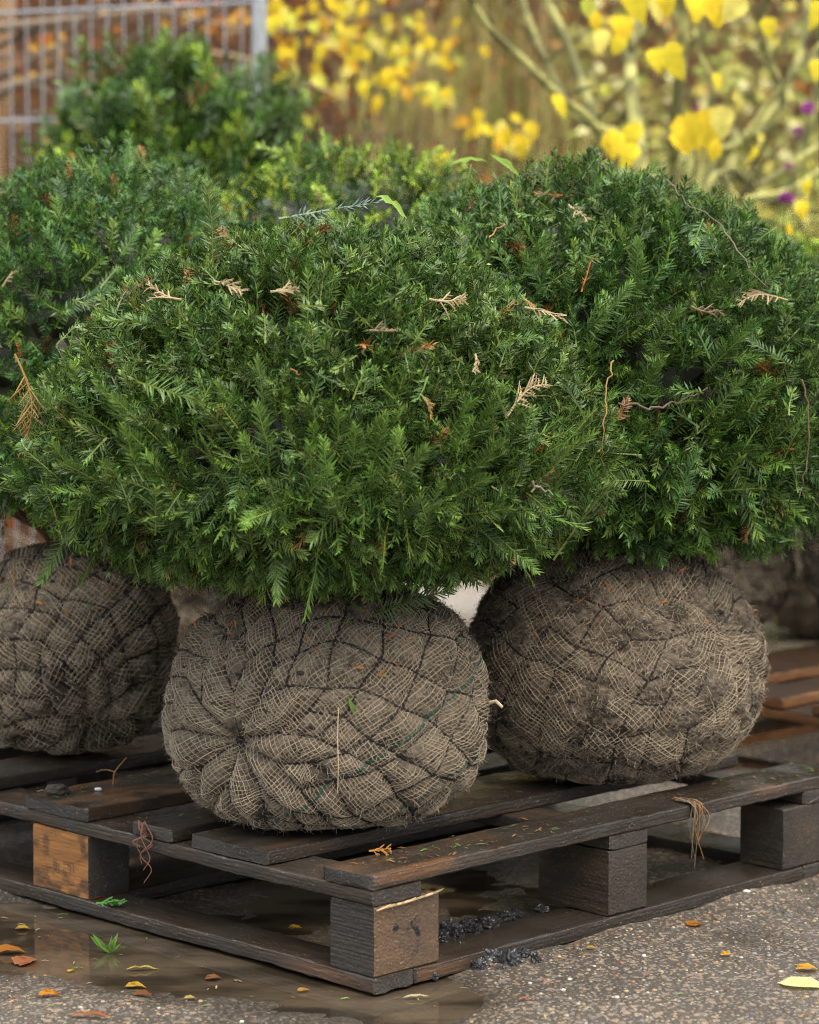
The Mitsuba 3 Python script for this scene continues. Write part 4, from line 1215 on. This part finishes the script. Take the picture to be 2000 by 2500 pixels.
for cr, pts, rad, col, lab in TW:
    q = np.array([(lambda h: h[0] + h[1] * 0.012)(cr.hit(x * SC, y * SC)) for x, y in pts])
    q[1:, 1] = np.clip(q[1:, 1], q[0, 1] - 0.12, q[0, 1] + 0.06)
    cq = curve(q, 6)
    cq = cq + rng.normal(0, 0.0018, cq.shape)
    single('loose_twig', Acc().add(*tube(cq, np.linspace(rad * 0.85, rad * 0.4, len(cq)) * rng.uniform(0.8, 1.25, len(cq)), 5), np.array(col) * 0.8).ply('matt_colour', True), lab, 'twig', 'loose twigs caught in the yews')

def ball_hit(bl, x, y):                                                  # the point of a root ball seen at a spot of the photo
    r_ = np.random.default_rng(1)
    d = unit(r_.normal(0, 1, (60000, 3)))
    q = bl.surf(d[d[:, 1] < 0.2], 0.002)
    e = unit(q - EYE)
    j = np.argmax(e @ ray(x * SC, y * SC))
    return q[j], unit(q[j] - bl.c)


q = np.array([ball_hit(b1, x, y)[0] + np.array([0, -0.003, 0]) for x, y in [(714, 1488), (714, 1550), (712, 1610), (712, 1670)]])
single('straw', Acc().add(*tube(curve(q, 6), 0.0007, 4), (0.55, 0.44, 0.28)).ply('matt_colour', True), 'single pale straw hanging down the front root ball', 'straw')
p, n_ = ball_hit(b1, 735, 1490)
single('green_shred', place(leaf_ply(LONGL[1], 1.0, (0.20, 0.36, 0.07)), p + n_ * 0.003 + UP * 0.012, np.array([0.35, -0.1, -1]), n_, 0.026), 'narrow green shred stuck on the middle of the front root ball', 'leaf', 'green shreds')
p, n_ = ball_hit(b1, 1042, 1478)
single('straw', Acc().add(*tube(np.array([p, p + [0.008, -0.006, 0.003], p + [0.016, -0.010, -0.004]]), [0.0028, 0.0026, 0.002], 5), (0.60, 0.52, 0.36)).ply('matt_colour', True), 'pale woody stub sticking out of the right side of the front root ball', 'straw')
for ky, bl, cnt in ((Y1, b1, 150), (Y3, b3, 90), (Y2, b2, 50)):         # dead and green needles on the shoulders of the balls
    d = unit(rng.normal(0, 1, (cnt * 8, 3)))
    d = d[(d[:, 2] > 0.30 + 0.25 * rng.random(len(d))) & (d[:, 1] < 0.3)][:cnt]
    P_ = bl.surf(d, 0.0022)
    fr = frames(rng.normal(0, 1, (len(d), 3)), d + rng.normal(0, 0.25, d.shape)) * rng.uniform(0.8, 1.6, len(d))[:, None, None]
    acc = Acc()
    acc_v = [(np.array([[-0.6, -5, 0], [0.6, -5, 0], [1.0, 0, 0.8], [-1.0, 0, 0.8], [0, 6, 0]]) * 0.001, np.array([[0, 1, 2], [0, 2, 3], [3, 2, 4]]), np.ones((5, 3)))]
    scatter(acc_v, np.zeros(len(d), int), np.concatenate([fr, P_[:, :, None]], 2), np.array([(0.42, 0.16, 0.04), (0.30, 0.11, 0.04), (0.08, 0.20, 0.05), (0.34, 0.22, 0.08)])[rng.choice(4, len(d), p=[.35, .25, .25, .15])] * rng.uniform(0.6, 1.2, (len(d), 1)), acc)
    part('fallen_needles', acc.ply('matt_colour'), ky + '__root_ball', 'orange and green fallen needles on the shoulder of the ball', True)

# ------------------------------------------------------------------ litter on the pallet and the ground
def on_ground(x, y):
    p = at_z(x * SC, y * SC, 0.0)
    p[2] = max(float(ground_z(p[0], p[1])), WATER)
    return p


def flat_leaf(spot, L, col, lab, kind, rot, tilt=0.25, z=None, spots=0.25, group='fallen leaves on the wet ground', bsdf='leaf_colour', zs=0.6, i=[0]):
    i[0] += 1
    p = on_ground(*spot) if z is None else at_z(spot[0] * SC, spot[1] * SC, z)
    a = math.radians(rot)
    t = np.array([math.cos(a), math.sin(a), 0.03])
    n = unit(np.array([rng.normal(0, tilt), -tilt * 0.5, 1]))
    v = {'h': HEART, 'o': OVATE, 'l': LONGL}[kind][i[0] % 4]
    v = (v[0] * [1, 1, zs], v[1], v[2])
    zz = v[0][:, 2].min() * L
    single('fallen_leaf', place(leaf_ply(v, 1.0, col, bsdf, spots, i[0]), p - t * L * 0.5 + UP * (0.0015 - zz * 0.8), t, n, L), lab, 'leaf', group)


OC, YC, BC = (0.38, 0.16, 0.035), (0.50, 0.33, 0.05), (0.23, 0.095, 0.04)
flat_leaf((1690, 2092), 0.062, (0.80, 0.72, 0.34), 'large pale yellow leaf with a green edge at the bottom right', 'o', -22, 0.12, spots=0.0, zs=0.3)
for spot, L, col, lab, kind, rot in [((20, 2005), 0.040, OC, 'curled orange leaf at the left edge beside the puddle', 'o', 10), ((58, 2025), 0.036, (0.36, 0.15, 0.07), 'brown upturned leaf standing in the puddle at left', 'h', 60), ((105, 2103), 0.030, (0.62, 0.26, 0.03), 'orange leaf near the bottom left corner', 'o', 12),
                                     ((285, 2078), 0.026, YC, 'yellow leaf floating in the middle of the puddle', 'o', 5), ((300, 2040), 0.040, (0.46, 0.38, 0.10), 'thin yellow green leaf in the puddle', 'l', 12), ((300, 2100), 0.024, BC, 'brown leaf at the puddle rim', 'o', -8), ((150, 2043), 0.014, YC, 'tiny yellow leaf beside a green shred in the puddle', 'o', 70),
                                     ((48, 1955), 0.020, YC, 'small yellow leaf on the mud at the far left', 'o', 5), ((190, 2150), 0.050, (0.34, 0.13, 0.06), 'long red brown leaf at the bottom edge, left', 'l', 6), ((720, 1965), 0.020, BC, 'small rust leaf on the base board, right one of two', 'h', 20), ((835, 2068), 0.030, (0.42, 0.19, 0.06), 'curled rust leaf just below the pallet corner', 'l', -15),
                                     ((400, 2105), 0.016, (0.45, 0.36, 0.12), 'small pale leaf on the gravel below the puddle', 'o', 10), ((1530, 2028), 0.016, (0.70, 0.38, 0.04), 'orange yellow leaf piece on the concrete at right', 'o', 15), ((1245, 2010), 0.013, YC, 'small yellow leaf piece on the concrete right of the clods', 'o', 0),
                                     ((1300, 1935), 0.016, OC, 'curled orange leaf scrap close to the base board at right', 'o', -25), ((1700, 2060), 0.030, (0.62, 0.33, 0.05), 'orange leaf above the large pale yellow one at right', 'o', 5), ((1465, 1955), 0.024, OC, 'crumpled orange leaf on the concrete right of the middle block', 'h', 40),
                                     ((1110, 2120), 0.022, (0.40, 0.16, 0.09), 'brick red flat scrap at the bottom middle', 'l', 3), ((640, 2085), 0.018, (0.50, 0.27, 0.07), 'small orange scrap in front of the pallet corner', 'o', 30), ((450, 2060), 0.022, (0.26, 0.12, 0.06), 'dark brown leaf sunk in the puddle', 'o', 20), ((1045, 1935), 0.014, OC, 'tiny orange scrap beside the black clods', 'o', 0),
                                     ((540, 1985), 0.013, YC, 'tiny yellow scrap at the waterline of the left base board', 'o', 15), ((880, 2100), 0.036, (0.55, 0.47, 0.27), 'pale straw shred below the pallet corner', 'l', 8), ((1190, 1975), 0.012, YC, 'tiny yellow fleck on the concrete beyond the clods', 'o', 40)]:
    flat_leaf(spot, L, col, lab, kind, rot)
flat_leaf((622, 1958), 0.018, YC, 'small yellow leaf on the base board, left one of two', 'o', 15, z=Z1 + 0.001, group='fallen leaves on the pallet')
# sprigs
p = at_z(235 * SC, 1901 * SC, Z1 + 0.004)
single('green_sprig', put(spray(0.037, 16, 811, 0.0012), vec_frame(p - np.array([0.019, 0, 0]), np.array([1, -0.25, 0.02]), np.array([0, -0.1, 1])), (0.10, 0.26, 0.06), 'matt_colour'), 'bright green conifer sprig on the left base board', 'conifer sprig')
p = at_z(780 * SC, 1790 * SC, Z4 + 0.005)
single('orange_sprig', put(spray(0.026, 12, 812, 0.0009), vec_frame(p, np.array([0.9, -0.35, 0.0]), np.array([0, -0.2, 1])), (0.42, 0.20, 0.05), 'matt_colour'), 'orange dead conifer sprig on the front deck board', 'dead twig')
g = on_ground(232, 2003)
k = thing('grass_tuft', 'small bright green grass tuft growing out of the puddle at left', 'grass')
for i in range(8):
    a, L = rng.uniform(0, 6.28), rng.uniform(0.018, 0.034)
    d = np.array([math.cos(a) * 0.7, math.sin(a) * 0.4, 1.0 - 0.5 * rng.random()])
    part('blade', place(leaf_ply(LONGL[i % 4], 1.0, (0.15, 0.30, 0.06)), g, d, np.array([0, -1, 0.3]), L), k)
for x, y, lab in [(120, 1925, 'green shred on the mud at far left'), (150, 2038, 'green shred beside the tiny yellow leaf'), (850, 1985, 'green shred on the base board near the corner block')]:
    g = on_ground(x, y) + UP * 0.002
    single('green_shred', place(leaf_ply(LONGL[0], 1.0, (0.16, 0.34, 0.07)), g, np.array([1, 0.3, 0.05]), UP, 0.016), lab, 'leaf', 'green shreds')
# black soil clods beside the right base board
CL = [(930, 1975, 13), (948, 1962, 14), (966, 1966, 9), (985, 1953, 13), (1004, 1956, 11), (1022, 1946, 14), (1043, 1942, 10), (1066, 1931, 12), (1088, 1921, 9), (1140, 1913, 10), (938, 2012, 9), (956, 2004, 11), (974, 2000, 16), (992, 2008, 12), (1012, 2004, 14), (1032, 2012, 14), (1052, 2004, 17), (1078, 2002, 18), (1104, 2006, 12), (1130, 2008, 12),
      (915, 2022, 8), (1005, 2020, 8), (1060, 2020, 9)]
ic2 = trimesh.creation.icosphere(subdivisions=3)
heaps = [thing('soil_heap', 'row of wet black soil clods on the right base board, inside the pallet', 'soil'), thing('soil_heap', 'heap of wet black soil clods on the concrete in front of the right base board', 'soil')]
for i, (x, y, s) in enumerate(CL):
    back = i < 10
    p = at_z(x * SC, (y + 6) * SC, Z1) if back else at_z(x * SC, (y + 17 + 10 * (i % 3)) * SC, 0.002)
    rr = s * SC / F * 3.2 * 1.35
    v = ic2.vertices * (1 + 0.75 * (meshkit.fbm(ic2.vertices * 1.7 + i * 7, 2, i)[:, None] - 0.5) + 1.0 * np.abs(meshkit.fbm(ic2.vertices * 3.2 + i, 3, i)[:, None] - 0.5) + 0.5 * (meshkit.fbm(ic2.vertices * 9 + i, 2, i)[:, None] - 0.5)) * rng.uniform(0.7, 1.25, 3) * rr
    part('clod', Acc().add(v + p + UP * rr * 0.4, ic2.faces, np.array([0.022, 0.023, 0.026]) * rng.uniform(0.8, 1.6)).ply('wet_colour'), heaps[0 if back else 1])
p = at_z(1572 * SC, 1882 * SC, 0.004)
single('white_pebble', Acc().add(ico.vertices * [0.0075, 0.007, 0.006] + p, ico.faces, (0.60, 0.58, 0.54)).ply('matt_colour', True), 'round white pebble beside the right base board', 'pebble')
# rootlets and straw hanging from the boards
k = thing('hanging_rootlets', 'reddish rootlets hanging from the left cross board', 'roots')
a0 = pw(0.425, -0.004, Z4)
for i in range(6):
    x0 = a0 + np.array([CA, -CA, 0]) * rng.uniform(-0.012, 0.012)
    L = [0.075, 0.05, 0.04, 0.06, 0.03, 0.03][i]
    pts = [x0 + np.array([0.004 * rng.normal(), -0.003 - 0.002 * rng.random(), 0.004])] + [x0 + np.array([0.006 * rng.normal(), -0.006 - 0.003 * rng.random(), -L * q]) for q in (0.25, 0.5, 0.75, 1.0)]
    part('rootlet', Acc().add(*tube(curve(pts, 5), np.linspace(0.0011, 0.0005, 21), 5), np.array([0.22, 0.11, 0.08]) * rng.uniform(0.7, 1.4)).ply('matt_colour', True), k)
k = thing('straw_clump', 'muddy clump of straw and needles hanging over the long front deck board at right', 'straw')
a0 = at_z(1432 * SC, 1690 * SC, Z4)
for i in range(26):
    x0 = a0 + np.array([CA, CA, 0]) * rng.normal(0, 0.006)
    inn = np.array([-CA, CA, 0]) * rng.uniform(0.0, 0.045)
    L = rng.uniform(0.02, 0.055) if i > 3 else rng.uniform(0.07, 0.095)
    out = np.array([CA, -CA, 0])
    e = pw(-0.004, float((x0[:2] - PC) @ np.array([CA, CA])), Z4 + 0.003)
    wob = rng.normal(0, 0.006, (4, 3)) * [1, 0.4, 0.3]
    pts = [e + inn + UP * 0.003 * rng.random(), e + wob[0] * 0.5, e + out * 0.003 - UP * L * 0.4 + wob[1], e + out * 0.003 - UP * L + wob[2] * 0.6 + (a0 - x0) * 0.7 * [1, 1, 0]]
    part('straw', Acc().add(*tube(curve(pts, 5), np.linspace(0.0010, 0.0005, 16), 4), np.array([[0.20, 0.16, 0.11], [0.10, 0.08, 0.06], [0.26, 0.13, 0.05]][i % 3]) * rng.uniform(0.6, 1.3)).ply('matt_colour', True), k)
# twig on the third board
p = at_z(238 * SC, 1652 * SC, Z4 + 0.002)
k = thing('forked_twig', 'small orange brown forked twig standing on the dark deck board at left', 'twig')
part('stalk', Acc().add(*tube(curve([p, p + [0.003, 0, 0.018], p + [0.018, 0.01, 0.036]], 6), np.linspace(0.0011, 0.0006, 13), 5), (0.34, 0.17, 0.07)).ply('matt_colour', True), k)
part('side_twig', Acc().add(*tube(curve([p + [0.003, 0, 0.018], p + [-0.012, 0.004, 0.020], p + [-0.024, 0.004, 0.017]], 6), np.linspace(0.0009, 0.0005, 13), 5), (0.26, 0.16, 0.08)).ply('matt_colour', True), k)
p = at_z(206 * SC, 1691 * SC, Z4 + 0.003)
single('white_scrap', Acc().add(ico.vertices * [0.0055, 0.003, 0.0025] + at_z(207 * SC, 1662 * SC, Z4 + 0.003), ico.faces, (0.62, 0.68, 0.70)).ply('matt_colour', True), 'tiny white scrap on the dark deck board at left', 'scrap')
p = at_z(120 * SC, 1672 * SC, Z4)
single('soil_clod', Acc().add(ic2.vertices * (1 + 0.6 * (meshkit.fbm(ic2.vertices * 3, 2, 4)[:, None] - 0.5)) * [0.016, 0.013, 0.010] + p + UP * 0.004, ic2.faces, (0.045, 0.037, 0.030)).ply('matt_colour', True), 'grey brown soil clod on the deck board at left', 'soil clod')
# needle litter, too small to pick apart
NL = [(np.array([[-0.5, 0, 0], [0.5, 0, 0], [0.9, 5, 1.0], [-0.9, 5, 1.0], [0, 10, 0.4]]) * 0.001, np.array([[0, 1, 2], [0, 2, 3], [3, 2, 4]]), np.ones((5, 3)))]
n = 1100
boards = [(0, 0.088), (0.190, 0.337), (0.370, 0.450), (0.545, 0.685), (0.80, 0.915)]
bi_ = rng.choice(5, n, p=[.20, .30, .14, .25, .11])
u = np.array([b[0] for b in boards])[bi_] + rng.random(n) * np.array([b[1] - b[0] for b in boards])[bi_]
w = rng.random(n) ** 1.2 * 0.93
cl = meshkit.fbm(np.stack([u * 9, w * 9, u * 0], -1), 3, 6)
keep = rng.random(n) < np.clip((cl - 0.50) * 9, 0.04, 1)
u, w = u[keep], w[keep]
n = len(u)
pos = np.stack([PC[0] - CA * u + CA * w, PC[1] + CA * u + CA * w, np.full(n, Z4 + 0.0025)], -1)
fr = frames(np.stack([rng.normal(0, 1, n), rng.normal(0, 1, n), np.zeros(n)], -1), np.tile(UP, (n, 1)) + rng.normal(0, 0.2, (n, 3))) * rng.uniform(0.6, 1.5, n)[:, None, None]
NC = np.array([(0.07, 0.16, 0.035), (0.05, 0.11, 0.04), (0.30, 0.12, 0.035), (0.20, 0.085, 0.035), (0.18, 0.14, 0.07)])
acc = Acc()
scatter(NL, np.zeros(n, int), np.concatenate([fr, pos[:, :, None]], 2), NC[rng.choice(5, n, p=[.24, .2, .26, .18, .12])] * rng.uniform(0.7, 1.4, (n, 1)), acc)
scene['needle_litter'] = acc.ply('matt_colour')
labels['needle_litter'] = dict(label='green and orange fallen needles on the pallet boards', category='needles', kind='stuff')
n = 420
xy = np.stack([rng.uniform(-0.6, 0.7, n), rng.uniform(2.55, 3.9, n)], -1)
xy = xy[~inside_pallet(xy[:, 0], xy[:, 1])]
n = len(xy)
pos = np.stack([xy[:, 0], xy[:, 1], np.maximum(ground_z(xy[:, 0], xy[:, 1]), WATER) + 0.0015], -1)
fr = frames(np.stack([rng.normal(0, 1, n), rng.normal(0, 1, n), np.zeros(n)], -1), np.tile(UP, (n, 1)) + rng.normal(0, 0.2, (n, 3))) * rng.uniform(0.5, 1.3, n)[:, None, None]
acc = Acc()
scatter(NL, np.zeros(n, int), np.concatenate([fr, pos[:, :, None]], 2), np.array([(0.40, 0.20, 0.06), (0.30, 0.26, 0.12), (0.12, 0.22, 0.06), (0.22, 0.12, 0.06)])[rng.integers(0, 4, n)] * rng.uniform(0.6, 1.4, (n, 1)), acc)
scene['ground_litter'] = acc.ply('matt_colour')
labels['ground_litter'] = dict(label='tiny leaf and needle crumbs on the wet ground', category='litter', kind='stuff')
